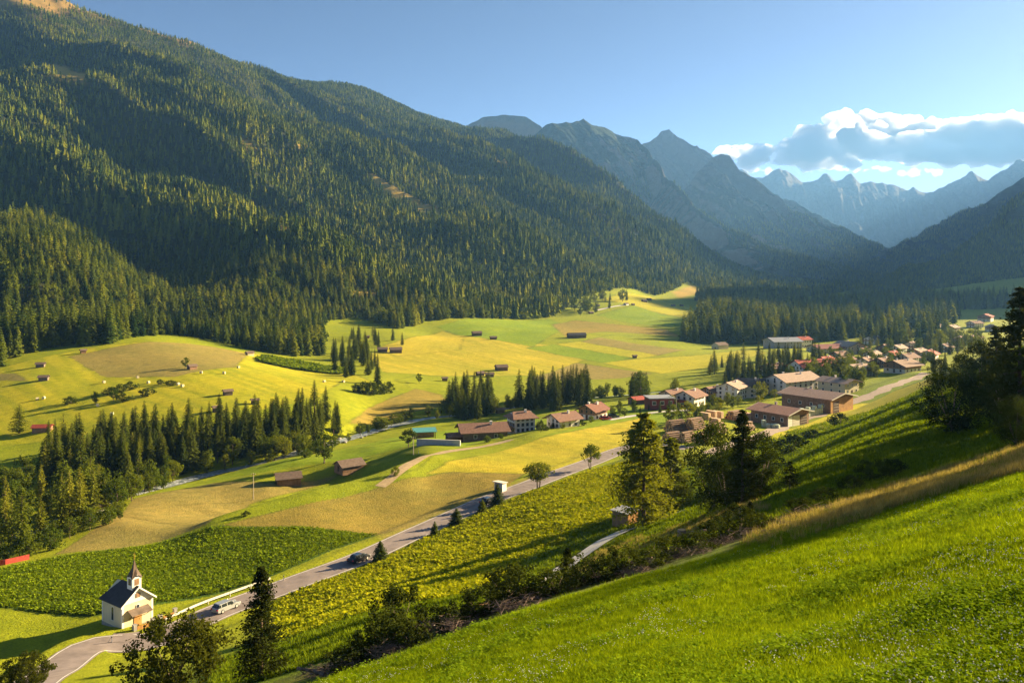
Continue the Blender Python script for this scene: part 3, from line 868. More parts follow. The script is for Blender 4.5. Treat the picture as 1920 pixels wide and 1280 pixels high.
def broad_crown(seed, cx=0.0, r=0.34, z0=0.22, z1=1.0, clumps=38, leaves=55, leaf=0.026, clump_r=0.11, flat=1.0):
    rd = random.Random(seed)
    v = []; f = []; centres = []
    zc = (z0 + z1) / 2; hz = (z1 - z0) / 2
    for k in range(clumps):
        for _ in range(30):
            d = Vector((rd.gauss(0, 1), rd.gauss(0, 1), rd.gauss(0, 1) * flat)).normalized()
            q = rd.uniform(0.45, 1.0) ** 0.6
            w = 1.0 - 0.25 * max(0, d.z) if d.z > 0 else 1.0 - 0.35 * abs(d.z)
            p = Vector((d.x * r * q * w, d.y * r * q * w, zc + d.z * hz * q))
            p += Vector((rd.uniform(-.06, .06), rd.uniform(-.06, .06), rd.uniform(-.05, .05)))
            if all((p - c).length > clump_r * 0.62 for c in centres): break
        centres.append(p)
        cr = clump_r * rd.uniform(0.65, 1.3)
        for j in range(leaves):
            d = Vector((rd.gauss(0, 1), rd.gauss(0, 1), rd.gauss(0, 0.8))).normalized()
            c = p + d * cr * rd.uniform(0.35, 1.0) ** 0.5
            nrm = (d + Vector((rd.gauss(0, .6), rd.gauss(0, .6), rd.gauss(0, .6) + 0.3))).normalized()
            a = nrm.orthogonal().normalized(); b = nrm.cross(a)
            th = rd.uniform(0, 6.28)
            a, b = a * math.cos(th) + b * math.sin(th), b * math.cos(th) - a * math.sin(th)
            s = leaf * rd.uniform(0.6, 1.4)
            n0 = len(v)
            v.extend([tuple(c + a * s), tuple(c + b * s * 0.6), tuple(c - a * s * 0.8), tuple(c - b * s * 0.6)])
            f.append([n0, n0 + 1, n0 + 2, n0 + 3])
    return v, f, centres

# ------------------------------------------------------------------ scattering what nobody could count
def scatter(name, pts, sc, rz, pid, protos, label, cat, tilt=None):
    """one object of kind stuff: copies of small shapes on points"""
    me = bpy.data.meshes.new(name)
    pts = np.asarray(pts, dtype=np.float32)
    me.vertices.add(len(pts)); me.vertices.foreach_set('co', pts.ravel())
    for an, ty, arr in (('sc', 'FLOAT', sc), ('rz', 'FLOAT', rz), ('pid', 'INT', pid)):
        a = me.attributes.new(an, ty, 'POINT')
        a.data.foreach_set('value', np.asarray(arr, dtype=np.float32 if ty == 'FLOAT' else np.int32))
    o = obj(name, me)
    ng = bpy.data.node_groups.new(name + '_nodes', 'GeometryNodeTree')
    ng.interface.new_socket('Geometry', in_out='INPUT', socket_type='NodeSocketGeometry')
    ng.interface.new_socket('Geometry', in_out='OUTPUT', socket_type='NodeSocketGeometry')
    N = ng.nodes; Lk = ng.links
    gi = N.new('NodeGroupInput'); go = N.new('NodeGroupOutput'); jn = N.new('GeometryNodeJoinGeometry')
    def attr(an, ty):
        a = N.new('GeometryNodeInputNamedAttribute'); a.data_type = ty; a.inputs['Name'].default_value = an
        return [s for s in a.outputs if s.enabled and s.name == 'Attribute'][0]
    s_sc, s_rz, s_id = attr('sc', 'FLOAT'), attr('rz', 'FLOAT'), attr('pid', 'INT')
    cx = N.new('ShaderNodeCombineXYZ'); Lk.new(s_rz, cx.inputs['Z'])
    cs = N.new('ShaderNodeCombineXYZ')
    for k in range(3): Lk.new(s_sc, cs.inputs[k])
    for k, pm in enumerate(protos):
        src = bpy.data.objects.new(name + '_shape', pm)      # never linked: only its mesh is read
        oi = N.new('GeometryNodeObjectInfo'); oi.inputs['Object'].default_value = src
        try: oi.inputs['As Instance'].default_value = False
        except Exception: pass
        cm = N.new('FunctionNodeCompare'); cm.data_type = 'INT'; cm.operation = 'EQUAL'
        ii = [s for s in cm.inputs if s.enabled and s.type == 'INT']
        Lk.new(s_id, ii[0]); ii[1].default_value = k
        ip = N.new('GeometryNodeInstanceOnPoints')
        Lk.new(gi.outputs[0], ip.inputs['Points']); Lk.new(cm.outputs[0], ip.inputs['Selection'])
        Lk.new(oi.outputs['Geometry'], ip.inputs['Instance'])
        Lk.new(cx.outputs[0], ip.inputs['Rotation']); Lk.new(cs.outputs[0], ip.inputs['Scale'])
        Lk.new(ip.outputs[0], jn.inputs[0])
    Lk.new(jn.outputs[0], go.inputs[0])
    md = o.modifiers.new('scatter', 'NODES'); md.node_group = ng
    tag(o, label, cat, kind='stuff')
    return o

def far_proto(seed, mat, **kw):
    v, f = far_conifer(seed, **kw)
    return mesh_from('far_conifer', v, f, [mat])
def mid_proto(seed, mat, **kw):
    v, f = spruce_crown(seed, 16, 8, 0.20, 0.05, 2, 0.5, 2.6, top_pow=0.75, **kw)
    return mesh_from('mid_conifer', v, f, [mat])

# wooded mountainside: everywhere above the field edge except clearings and the alp near the crest
EDGE = [(-300,720),(-60,700),(0,688),(42,664),(120,652),(200,645),(262,631),(325,628),(410,642),(470,656),(545,668),(606,668),(608,602),(650,598),(700,602),(742,618),(800,602),(850,598),(930,598),(1000,599),(1040,594),(1072,572),(1100,556),(1150,545),(1190,542),(1232,556),(1262,545),(1290,528),(1330,545),(1400,556),(1460,560),(1515,556)]
FOREST_POLY = np.array([ground(p[0], p[1], 380, 5000)[:2] for p in EDGE] + [(1300, 3000), (900, 4600), (-400, 6100), (-3500, 5200), (-3800, 2500)])
CLEAR_W = [poly_world(c, 380, 5000) for c in CLEARINGS]

def forest_points(spacing, ymin, ymax):
    xs = np.arange(-3600, 1700, spacing); ys = np.arange(ymin, ymax, spacing)
    A, B = np.meshgrid(xs, ys)
    A = A.ravel() + RNG.uniform(-.48, .48, A.size) * spacing; B = B.ravel() + RNG.uniform(-.48, .48, B.size) * spacing
    k = (A / B > -0.70) & (A / B < 0.66)
    A, B = A[k], B[k]
    k = inside(FOREST_POLY, A, B)
    for c in CLEAR_W: k &= ~inside(c, A, B)
    A, B = A[k], B[k]
    Z = gz(A, B)
    keep = RNG.uniform(0, 1, len(A)) > alp(A, B, Z) * 0.95
    keep &= (fbm(A / 60, B / 60, 3, 88) > -0.8)
    A, B, Z = A[keep], B[keep], Z[keep]
    return A, B, Z

def visible(A, B, Z, top):
    """drop what lies wholly behind the terrain: compare with the sight line over nearer ground"""
    u = np.clip(A / B, _u[0], _u[-1] - 1e-6)
    sl = np.maximum.accumulate(GZ / GY, axis=0)
    i = np.clip(np.searchsorted(_u, u) - 1, 0, len(_u) - 2)
    j = np.clip(np.searchsorted(_v, np.log(B * 0.985)) - 1, 0, len(_v) - 1)
    return (Z + top) / B > sl[j, i]

NEARF = forest_points(6.0, 380, 950)
FARF = forest_points(7.3, 950, 4700)
A = np.concatenate([NEARF[0], FARF[0]]); B = np.concatenate([NEARF[1], FARF[1]]); Z = np.concatenate([NEARF[2], FARF[2]])
Hh = (17.5 + fbm(A / 50, B / 50, 3, 61) * 8) * RNG.uniform(0.55, 1.3, len(A)) * (1 - 0.42 * sstep(150, 600, Z))
vis = visible(A, B, Z, Hh * 1.1)
A, B, Z, Hh = A[vis], B[vis], Z[vis], Hh[vis]
larchy = fbm(A / 140, B / 140, 3, 71) + RNG.uniform(-.5, .5, len(A))
pid = np.where(B < 950, RNG.integers(0, 3, len(A)), RNG.integers(4, 7, len(A)))
pid = np.where(larchy > 0.30, np.where(B < 950, 3, 7), pid)
FPROTO = [mid_proto(1, L_FOREST), mid_proto(2, L_FOREST), mid_proto(3, L_FOREST, irregular=0.4), mid_proto(4, L_LARCH, irregular=0.45),
          far_proto(5, L_FOREST), far_proto(6, L_FOREST, width=0.18), far_proto(7, L_FOREST, width=0.26), far_proto(8, L_LARCH, width=0.24)]
for _s in (91, 92):
    _v9, _f9, _ = broad_crown(_s, r=0.36, z0=0.08, clumps=14, leaves=16, leaf=0.07, clump_r=0.15)
    FPROTO.append(mesh_from('far_broadleaf', _v9, _f9, [L_BROAD]))
bl = (RNG.uniform(0, 1, len(A)) < 0.22 * sstep(140, -30, Z) + 0.03) & (fbm(A / 70, B / 70, 3, 97) > -.1)
pid = np.where(bl, RNG.integers(8, 10, len(A)), pid)
Hh = np.where(bl, Hh * 0.72, Hh)
scatter('forest', np.stack([A, B, Z - 0.3], -1), Hh, RNG.uniform(0, 6.28, len(A)), pid, FPROTO, 'dense conifer forest covering the whole mountainside', 'forest')
print('forest trees', len(A), (B < 950).sum())

# wooded knoll beyond the fields and the woods on the valley floor
KNOLL = [[(1275,640),(1290,612),(1330,590),(1310,565),(1380,560),(1470,572),(1515,590),(1600,600),(1625,632),(1560,640),(1440,645),(1340,645)],
         [(1300,562),(1340,550),(1500,560),(1512,575),(1470,580),(1330,572)],
         [(1620,640),(1650,585),(1720,575),(1800,590),(1790,620),(1740,650),(1660,655)],
         [(1510,575),(1560,570),(1700,560),(1920,560),(1920,575),(1720,580),(1620,590)]]
pts = []
for c, n0 in zip(KNOLL, (1500, 500, 420, 900)):
    P = poly_world(c, 500, 2600)
    lo, hi = P.min(0), P.max(0)
    q = RNG.uniform(lo, hi, (n0 * 3, 2)); q = q[inside(P, q[:, 0], q[:, 1])][:n0]
    pts.append(q)
pts = np.concatenate(pts)
kz = gz(pts[:, 0], pts[:, 1])
scatter('knoll_wood', np.stack([pts[:, 0], pts[:, 1], kz - 0.3], -1), RNG.uniform(17, 28, len(pts)), RNG.uniform(0, 6.28, len(pts)), RNG.integers(0, 4, len(pts)), FPROTO[:4],
        'dark spruce wood on the valley knoll behind the village', 'forest')

# woods on the lower flanks of the far mountains
def flank_wood(name, label, G, n, ztop, seed, smin=13, smax=22):
    X, Y, Z = G[1]
    r, c = X.shape
    i = RNG.integers(26, r - 1, n * 3); j = RNG.integers(0, c - 1, n * 3)
    fi = RNG.uniform(0, 1, n * 3); fj = RNG.uniform(0, 1, n * 3)
    def ip(A): return (A[i, j] * (1 - fi) + A[i + 1, j] * fi) * (1 - fj) + (A[i, j + 1] * (1 - fi) + A[i + 1, j + 1] * fi) * fj
    x, y, z = ip(X), ip(Y), ip(Z)
    run = np.hypot(X[i + 1, j] - X[i, j], Y[i + 1, j] - Y[i, j]); st = np.abs(Z[i + 1, j] - Z[i, j]) / (run + .1)
    area = run * np.hypot(X[i, j + 1] - X[i, j], Y[i, j + 1] - Y[i, j])
    top = ztop + fbm(x / 260, y / 260, 4, seed) * 190
    k = (z < top) & (st < 1.7) & (x / y < .7) & (fbm(x / 130, y / 130, 3, seed + 5) > -.35) & (RNG.uniform(0, 1, n * 3) < np.clip(area / np.median(area), .1, 1))
    x, y, z = x[k][:n], y[k][:n], z[k][:n]
    scatter(name, np.stack([x, y, z - 1], -1), RNG.uniform(smin, smax, len(x)), RNG.uniform(0, 6.28, len(x)), RNG.integers(0, 4, len(x)), FPROTO[4:8], label, 'forest')
flank_wood('cliff_wood', 'hazy conifer wood below the pale cliff', G_cliff_mountain, 30000, 470, 11)
flank_wood('crag_wood', 'hazy conifer wood on the lower flank of the steep crag', G_round_topped_crag, 26000, 260, 12)
flank_wood('slope_wood', 'dark conifer wood on the shaded slope below the sunbeam', G_dark_wooded_slope, 22000, 700, 13)
flank_wood('shade_wood', 'blue conifer wood on the high shaded mountainside', G_shaded_mountain, 20000, 420, 14)
# ------------------------------------------------------------------ single trees: trunk and crown under one root
class TreeKind:
    def __init__(self, crown, trunk):
        self.crown, self.trunk = crown, trunk
def conifer_kind(seed, mat, bark=BARK, **kw):
    v, f = spruce_crown(seed, **kw)
    h = 0.96
    return TreeKind(mesh_from('crown', v, f, [mat]), trunk_mesh('trunk', h, 0.020, 0.003, bark))
def broad_kind(seed, mat, bark=BARK_PALE, z0=0.2, stems=1, **kw):
    v, f, cs = broad_crown(seed, z0=z0, **kw)
    rd = random.Random(seed)
    limbs = []
    fork = Vector((0, 0, z0 * 0.9 + 0.08))
    for c in rd.sample(cs, min(9, len(cs))):
        limbs.append((tuple(fork), tuple(fork.lerp(c, 0.85)), 0.012, 0.003))
    if stems > 1:
        for k in range(stems - 1):
            a = rd.uniform(0, 6.28)
            limbs.append(((0.05 * math.cos(a), 0.05 * math.sin(a), -0.02), (0.16 * math.cos(a), 0.16 * math.sin(a), 0.55), 0.014, 0.006))
    return TreeKind(mesh_from('crown', v, f, [mat]), trunk_mesh('trunk', z0 + 0.35, 0.022, 0.009, bark, 0.02, limbs))

K = {
 'spruce': [conifer_kind(s, L_SPRUCE, irregular=0.30, width=0.19, levels=30, per=9, top_pow=0.72, tuft=1.5) for s in (11, 12, 13)],
 'slim': [conifer_kind(s, L_SPRUCE, width=0.145, levels=34, irregular=0.3, top_pow=0.7, tuft=1.5) for s in (14, 15)],
 'larch': [conifer_kind(s, L_LARCH, width=0.20, levels=26, per=8, irregular=0.42, clear=0.10, droop=0.2, top_pow=0.66, tuft=1.5) for s in (16, 17)],
 'pole_spruce': [conifer_kind(s, L_SPRUCE, width=0.16, levels=22, clear=0.36, irregular=0.3, top_pow=0.66, tuft=1.5) for s in (18, 19)],
 'broad': [broad_kind(s, L_BROAD) for s in (21, 22, 23)],
 'bright': [broad_kind(s, L_BRIGHT) for s in (24, 25)],
 'deep': [broad_kind(s, L_DEEP) for s in (26, 27)],
 'tall_broad': [broad_kind(s, L_BROAD, r=0.22, z0=0.12) for s in (28, 29)],
 'bush': [broad_kind(s, L_BROAD, z0=0.02, r=0.62, clumps=26, leaves=45, leaf=0.05, clump_r=0.2) for s in (31, 32)],
 'dark_bush': [broad_kind(s, L_DEEP, z0=0.0, r=0.66, clumps=26, leaves=50, leaf=0.05, clump_r=0.2) for s in (33, 34)],
}
def cone_kind(seed, mat, bark=BARK, **kw):
    v, f = clump_cone(seed, **kw)
    rd = random.Random(seed); limbs = []
    for k in range(26):
        t = rd.uniform(.12, .85); a = rd.uniform(0, 6.28); R = kw.get('width', .27) * (1 - t) ** .6 * .8
        limbs.append(((0, 0, t), (math.cos(a) * R, math.sin(a) * R, t - .02), .006 * (1 - t) + .002, .001))
    return TreeKind(mesh_from('crown', v, f, [mat]), trunk_mesh('trunk', 0.95, 0.019, 0.003, bark, 0.0, limbs))
NEEDLE_TALL = leaf_material('tall_larch_needles', (0.085, 0.110, 0.010), (0.27, 0.27, 0.020), 0.45, 0.2, 1.2)
NEEDLE_NEAR = leaf_material('near_spruce_needles', (0.014, 0.022, 0.006), (0.060, 0.070, 0.011), 0.28, 0.3, 1.5)
BIG = {
 'big_larch': cone_kind(41, NEEDLE_TALL, n=17000, width=0.30, clear=0.08, leaf=0.0125, pw=0.52, lump=0.42),
 'second_larch': cone_kind(42, NEEDLE_TALL, n=12000, width=0.34, clear=0.06, leaf=0.016, pw=0.52, lump=0.45),
 'dark_spruce': cone_kind(43, NEEDLE_NEAR, n=11000, width=0.235, clear=0.05, leaf=0.0115, pw=0.74, lump=0.35),
 'small_pine': cone_kind(44, NEEDLE_NEAR, n=3200, width=0.42, clear=0.26, leaf=0.020, pw=0.6, lump=0.5),
 'maple': broad_kind(45, leaf_material('maple_leaves', (0.020, 0.030, 0.006), (0.105, 0.110, 0.012), 0.45, 0.2, 2.0), z0=0.03, r=0.64, clumps=120, leaves=85, leaf=0.021, clump_r=0.105),
 'round_dark': broad_kind(46, MATS['deep_leaves'], z0=0.03, r=0.50, clumps=120, leaves=95, leaf=0.014, clump_r=0.11),
 'tall_dark': broad_kind(47, MATS['deep_leaves'], z0=0.05, r=0.30, clumps=110, leaves=85, leaf=0.013, clump_r=0.085),
}

def tree(name, kind, px, py, hpx=None, label='', cat='tree', group=None, h=None, w=1.0, ymin=60, ymax=3000, lean=0.0, at=None, sub=None):
    x, y, z = at if at else ground(px, py, ymin, ymax)
    if h is None: h = hpx / F * y
    k = kind if isinstance(kind, TreeKind) else K[kind][random.randrange(len(K[kind])) if sub is None else sub]
    r = empty(name, (x, y, z - 0.1), random.uniform(0, 6.28))
    r.scale = (h * w, h * w, h)
    if lean: r.rotation_euler[0] = lean
    obj('trunk', k.trunk, r); obj('crown', k.crown, r)
    tag(r, label, cat, group)
    return r

def verge(px, py, off):
    p = np.array(ground(px, py, 80, 400)[:2])
    k = int(np.clip(np.argmin(((road_line - p) ** 2).sum(1)), 1, len(road_line) - 2))
    d = road_line[k + 1] - road_line[k - 1]; d /= np.linalg.norm(d)
    q = road_line[k] + np.array([d[1], -d[0]]) * off
    return (q[0], q[1], float(gz(q[0], q[1])))

def grove(name, kinds, outline, n, hmin, hmax, label, group, gap=3.0, ymin=60, ymax=3000, w=1.0, cat='tree'):
    P = poly_world(outline, ymin, ymax)
    lo, hi = P.min(0), P.max(0)
    got = []
    for _ in range(n * 60):
        q = RNG.uniform(lo, hi)
        if not inside(P, np.array([q[0]]), np.array([q[1]]))[0]: continue
        if any((q[0] - a[0]) ** 2 + (q[1] - a[1]) ** 2 < gap * gap for a in got): continue
        got.append(q)
        if len(got) >= n: break
    if not got: return
    pxs = np.array([q[0] / q[1] for q in got]); ds = np.array([q[1] for q in got])
    zone = np.digitize(pxs, np.quantile(pxs, [.14, .28, .42, .57, .71, .86])) if len(got) > 11 else np.digitize(pxs, np.quantile(pxs, [.33, .66])) * 3
    hs = np.array([random.uniform(hmin, hmax) for _ in got])
    where = ['at the left end', 'near the left end', 'left of the middle', 'in the middle', 'right of the middle', 'near the right end', 'at the right end']
    for j, q in enumerate(got):
        mates = np.nonzero(zone == zone[j])[0]
        fb = 'front' if ds[j] < np.median(ds[mates]) else 'back'
        row = [k for k in mates if ('front' if ds[k] < np.median(ds[mates]) else 'back') == fb]
        rank = sorted(row, key=lambda k: -hs[k]).index(j)
        size = 'tallest' if rank == 0 else 'shortest' if rank == len(row) - 1 else 'second tallest' if rank == 1 else 'middling'
        z = float(gz(q[0], q[1]))
        h_j = hs[j]
        lab = '%s %s, %s row %s' % (size, label, fb, where[int(zone[j])])
        tree(name, random.choice(kinds), 0, 0, None, lab, cat, group, h_j, w * random.uniform(0.85, 1.15), at=(q[0], q[1], z))

# trees one can point at
tree('larch_tree', BIG['big_larch'], 1207, 984, 212, 'tall sunlit larch beside the small wooden shed', 'tree', w=1.0, ymin=90)
tree('larch_tree', BIG['second_larch'], 1258, 954, 135, 'shorter larch just behind the tall larch by the shed', 'tree', w=1.0, ymin=90)
tree('spruce_tree', BIG['dark_spruce'], 490, 1272, 214, 'lone dark spruce standing below the chapel road', 'tree', ymin=45, ymax=100)
tree('pine_tree', BIG['small_pine'], 1481, 922, 60, 'small flat-branched pine on the brushy bank', 'tree', ymin=55, ymax=130)
tree('maple_tree', BIG['maple'], 0, 0, None, 'dark spreading maple beside the road opposite the chapel', 'tree', at=(-28.6, 72.0, float(gz(-28.6, 72.0))), h=6.6)
tree('maple_tree', BIG['maple'], 0, 0, None, 'dark bush-like maple in the lower left corner by the road', 'tree', at=(-52.0, 91.0, float(gz(-52.0, 91.0))), h=4.6)
for px, py, hp, k, lb in [(1338, 962, 175, 'tall_dark', 'tall dark leafy tree at the left of the dark clump before the timber yard'), (1392, 950, 185, 'dark_spruce', 'ragged dark spruce in the clump before the timber yard'),
                          (1425, 935, 130, 'tall_dark', 'dark leafy tree at the right of the clump before the timber yard'), (1362, 955, 110, 'round_dark', 'low broad dark tree filling the clump before the timber yard')]:
    tree('dark_tree', BIG[k], px, py, hp, lb, 'tree', 'dark clump before the timber yard', ymin=80, ymax=190, w=0.95)
tree('round_tree', BIG['round_dark'], 1785, 812, 124, 'large round dark tree on the shaded slope', 'tree', ymin=90, ymax=220, w=1.0)
tree('round_tree', BIG['round_dark'], 1905, 838, 95, 'dense green bush-like tree at the right edge of the slope', 'tree', ymin=60, ymax=200, w=0.9)
for px, py, hp, k, lb in [(1912, 800, 265, 'dark_spruce', 'tallest dark spruce at the right edge of the slope'), (1868, 770, 160, 'dark_spruce', 'second dark spruce from the right edge of the slope'),
                          (1838, 745, 110, 'tall_dark', 'dark leafy tree between the round tree and the edge spruces'), (1805, 735, 75, 'tall_dark', 'dark tree rising just behind the large round tree'),
                          (1880, 800, 130, 'tall_dark', 'dark leafy tree under the edge spruces'), (1760, 725, 55, 'tall_dark', 'small dark tree at the crest left of the round tree')]:
    tree('dark_tree', BIG[k], px, py, hp, lb, 'tree', 'dark trees at the right edge', ymin=70, ymax=330)
# unseen wood added right of the frame to shade the lower slope
HILLP = np.array([(78, 112), (105, 150), (150, 228), (215, 335), (240, 372), (330, 420), (420, 420), (330, 200), (210, 120), (120, 95)], float)
q = RNG.uniform(HILLP.min(0), HILLP.max(0), (1500, 2)); q = q[inside(HILLP, q[:, 0], q[:, 1])][:270]
HPROTO = [mesh_from('hill_tree', *spruce_crown(s, 24, 9, 0.19, 0.05, 3, 0.3, 1.6, top_pow=0.7, irregular=0.35), [MATS['near_spruce_needles']]) for s in (71, 72)] + [BIG['tall_dark'].crown]
scatter('added_shade_wood', np.stack([q[:, 0], q[:, 1], gz(q[:, 0], q[:, 1]) - .2], -1), RNG.uniform(11, 19, len(q)), RNG.uniform(0, 6.28, len(q)), RNG.integers(0, 3, len(q)), HPROTO, 'unseen dark wood added beyond the right edge to shade the slope', 'forest')

# along the road
tree('conifer_shrub', 'spruce', 0, 0, 40, 'dense conical conifer beside the dark car on the road', 'tree', 'small conifers along the road', w=2.4, at=verge(680, 1046, 4.3))
tree('conifer_shrub', 'spruce', 0, 0, 28, 'small pointed conifer on the road verge, second from the chapel', 'tree', 'small conifers along the road', w=2.0, at=verge(787, 999, 4.3))
tree('conifer_shrub', 'spruce', 0, 0, 33, 'broad dark cone-shaped conifer midway along the road', 'tree', 'small conifers along the road', w=2.7, at=verge(843, 980, 4.3))
tree('conifer_shrub', 'spruce', 0, 0, 26, 'small ragged conifer just before the bus shelter', 'tree', 'small conifers along the road', w=2.4, at=verge(896, 957, 4.3))
tree('conifer_shrub', 'spruce', 0, 0, 42, 'conifer standing in front of the bus shelter', 'tree', 'small conifers along the road', w=2.0, at=verge(926, 944, 4.3))
mt = broad_kind(51, L_BRIGHT, z0=0.34, stems=4, r=0.44, clumps=44, leaves=60)
tree('roadside_tree', mt, 0, 0, 58, 'rounded several-stemmed tree beside the road after the bus shelter', 'tree', at=verge(984, 918, 4.6))
tree('roadside_tree', broad_kind(52, L_BRIGHT, z0=0.40, stems=3, r=0.40, clumps=40, leaves=60), 0, 0, 46, 'umbrella-shaped tree beside the road before the tall larch', 'tree', at=verge(1080, 878, 4.6))
tree('field_tree', 'broad', 608, 868, 56, 'round leafy tree standing alone by the river field', 'tree', w=1.2, ymin=120, ymax=400)
tree('field_tree', 'deep', 766, 838, 34, 'dark round tree beside the teal-roofed shed', 'tree', w=1.35, ymin=120, ymax=400)
tree('field_bush', 'bush', 741, 892, 18, 'round bush on the shaded terrace bank', 'bush', w=0.8, ymin=120, ymax=400)
tree('field_bush', 'dark_bush', 460, 968, 11, 'low dark bush on the terrace edge by the pole', 'bush', w=1.2, ymin=120, ymax=400)
tree('larch_tree', 'larch', 36, 812, 56, 'loose larch standing beyond the grove near the long hut', 'tree', w=1.5, ymin=200, ymax=600)
tree('yard_tree', 'deep', 1014, 810, 24, 'dark round tree between two white farmhouses', 'tree', w=0.8, ymin=150, ymax=450)
for o_i, (px, py, hp, w) in enumerate([(132, 757, 14, 1.6), (213, 752, 26, 0.9), (232, 752, 15, 1.5), (275, 742, 14, 1.7), (205, 740, 14, 1.3), (225, 736, 16, 1.3), (245, 730, 15, 1.3), (320, 721, 8, 2.6), (300, 720, 9, 1.2)]):
    tree('field_bush', 'dark_bush' if hp < 20 else 'broad', px, py, hp, ['dark bush at the left end of the cluster on the far mown field', 'tallest bush in the cluster on the far mown field', 'low bush right of the tallest one on the far mown field', 'low bush at the right end of the cluster on the far field', 'bush in the upper row of the cluster, left end', 'bush in the middle of the upper row of the cluster', 'bush at the right end of the upper row of the cluster', 'long low bush above the cluster on the far mown field', 'small bush left of the long low one on the far field'][o_i], 'bush', 'bushes on the far mown field', w=w, ymin=200, ymax=800)
tree('field_tree', 'tall_broad', 179, 757, 24, 'slender tree among the bushes of the far mown field', 'tree', ymin=200, ymax=800)
tree('field_tree', 'broad', 347, 690, 20, 'leafy tree shading the hut on the pale field', 'tree', ymin=200, ymax=800)
for o_i, (px, py, hp) in enumerate([(668, 735, 16), (682, 738, 22), (698, 740, 24), (714, 738, 22), (728, 736, 20)]):
    tree('field_bush', 'dark_bush', px, py, hp, '%s dark bush from the left on the field-corner knoll' % ORD[o_i], 'bush', 'bushes on the field-corner knoll', ymin=250, ymax=900)
tree('spruce_tree', 'slim', 708, 720, 58, 'tall slim spruce rising from the bushes on the knoll', 'tree', ymin=250, ymax=900)
tree('field_tree', 'broad', 786, 718, 18, 'single round tree at the edge of the mid valley field', 'tree', ymin=250, ymax=900)

# groves
grove('spruce_tree', ['spruce', 'spruce', 'slim', 'pole_spruce'], [(70,905),(100,850),(230,838),(340,818),(430,806),(520,790),(600,784),(632,797),(638,818),(560,845),(400,872),(300,900),(180,920)], 135, 9.5, 16.5,
      'dark spruce in the river grove', 'river grove spruces', 3.6, 200, 600, 1.1)
grove('larch_tree', ['larch'], [(70,930),(100,840),(300,830),(420,850),(300,900),(180,930)], 16, 9, 14, 'pale larch in the river grove', 'river grove larches', 5, 180, 600)
grove('river_tree', ['broad', 'bright', 'tall_broad'], [(200,945),(300,898),(420,868),(560,845),(575,852),(420,882),(320,910),(215,962)], 34, 5, 9.5, 'leafy tree below the river grove', 'leafy trees on the river bank', 3.0, 160, 500)
grove('gully_tree', ['larch', 'broad', 'tall_broad', 'larch'], [(-30,1035),(0,920),(60,890),(190,925),(215,965),(120,1010),(60,1035)], 42, 7, 14, 'olive tree in the wooded gully', 'gully trees', 3.4, 150, 420)
grove('gully_bush', ['bush', 'broad'], [(-20,1040),(60,1010),(150,985),(225,962),(232,972),(160,1005),(70,1040),(0,1052)], 22, 2.5, 5, 'bush edging the wooded gully', 'gully bushes', 2.6, 120, 420, cat='bush')
grove('spruce_tree', ['spruce', 'slim', 'spruce'], [(838,778),(850,755),(920,745),(925,772),(900,785),(860,790)], 26, 11, 18, 'spruce in the open river clump', 'open river clump', 3.0, 200, 700)
grove('spruce_tree', ['slim', 'spruce', 'slim'], [(972,768),(975,752),(1100,745),(1105,762),(1040,772)], 40, 13, 19, 'spruce in the dark block behind farmhouses', 'dark spruce block', 2.6, 200, 800)
grove('spruce_tree', ['spruce', 'broad'], [(1178,748),(1185,738),(1218,736),(1216,750)], 9, 9, 14, 'tree behind the red building', 'clump behind the red building', 2.5, 200, 800)
tree('field_tree', 'tall_broad', 1265, 742, 34, 'single upright tree on the meadow behind the red building', 'tree', ymin=200, ymax=800)
grove('river_bush', ['bush', 'broad', 'tall_broad', 'bush'], [(640,812),(740,782),(880,762),(1000,748),(1150,734),(1170,744),(1000,762),(880,780),(740,800),(650,830)], 62, 2.5, 6.5, 'bush on the mid river bank', 'bushes on the mid river bank', 2.4, 200, 700, cat='bush')
grove('river_bush', ['bush', 'dark_bush'], [(560,850),(640,815),(650,830),(580,862)], 14, 1.5, 3.5, 'low bush by the rapids', 'bushes by the rapids', 2.0, 200, 600, cat='bush')
grove('spruce_tree', ['spruce', 'spruce', 'slim', 'larch'], [(1320,718),(1335,690),(1400,675),(1480,672),(1540,680),(1520,705),(1440,712),(1420,725),(1345,728)], 75, 8, 15, 'conifer in the village tree belt', 'village tree belt', 2.8, 300, 900)
grove('village_tree', ['broad', 'tall_broad', 'spruce', 'broad'], [(1480,705),(1560,665),(1640,668),(1700,672),(1760,668),(1740,690),(1640,705),(1600,715),(1570,705)], 95, 3.5, 8, 'garden tree among village houses', 'village garden trees', 4.0, 300, 900)
grove('village_tree', ['broad', 'tall_broad', 'spruce', 'larch'], [(1600,655),(1640,630),(1740,625),(1830,635),(1850,650),(1780,668),(1700,668)], 95, 6, 15, 'tree among the farther village', 'far village trees', 5.0, 400, 1400)
grove('spruce_tree', ['spruce', 'slim'], [(612,690),(625,668),(690,655),(705,690),(690,705),(640,712)], 24, 11, 18, 'spruce left of the twin barns', 'spruces left of the twin barns', 3.5, 350, 1200)
grove('spruce_tree', ['spruce', 'larch'], [(620,640),(650,625),(740,635),(760,650),(735,660),(660,655)], 14, 9, 15, 'conifer on the clearing above the barns', 'clearing spruces', 6.0, 350, 1500)
grove('pasture_tree', ['spruce', 'broad', 'larch'], [(1060,598),(1085,575),(1130,556),(1180,562),(1160,572),(1095,592),(1070,602)], 22, 10, 18, 'tree on the upper pasture', 'upper pasture trees', 8.0, 700, 2600)
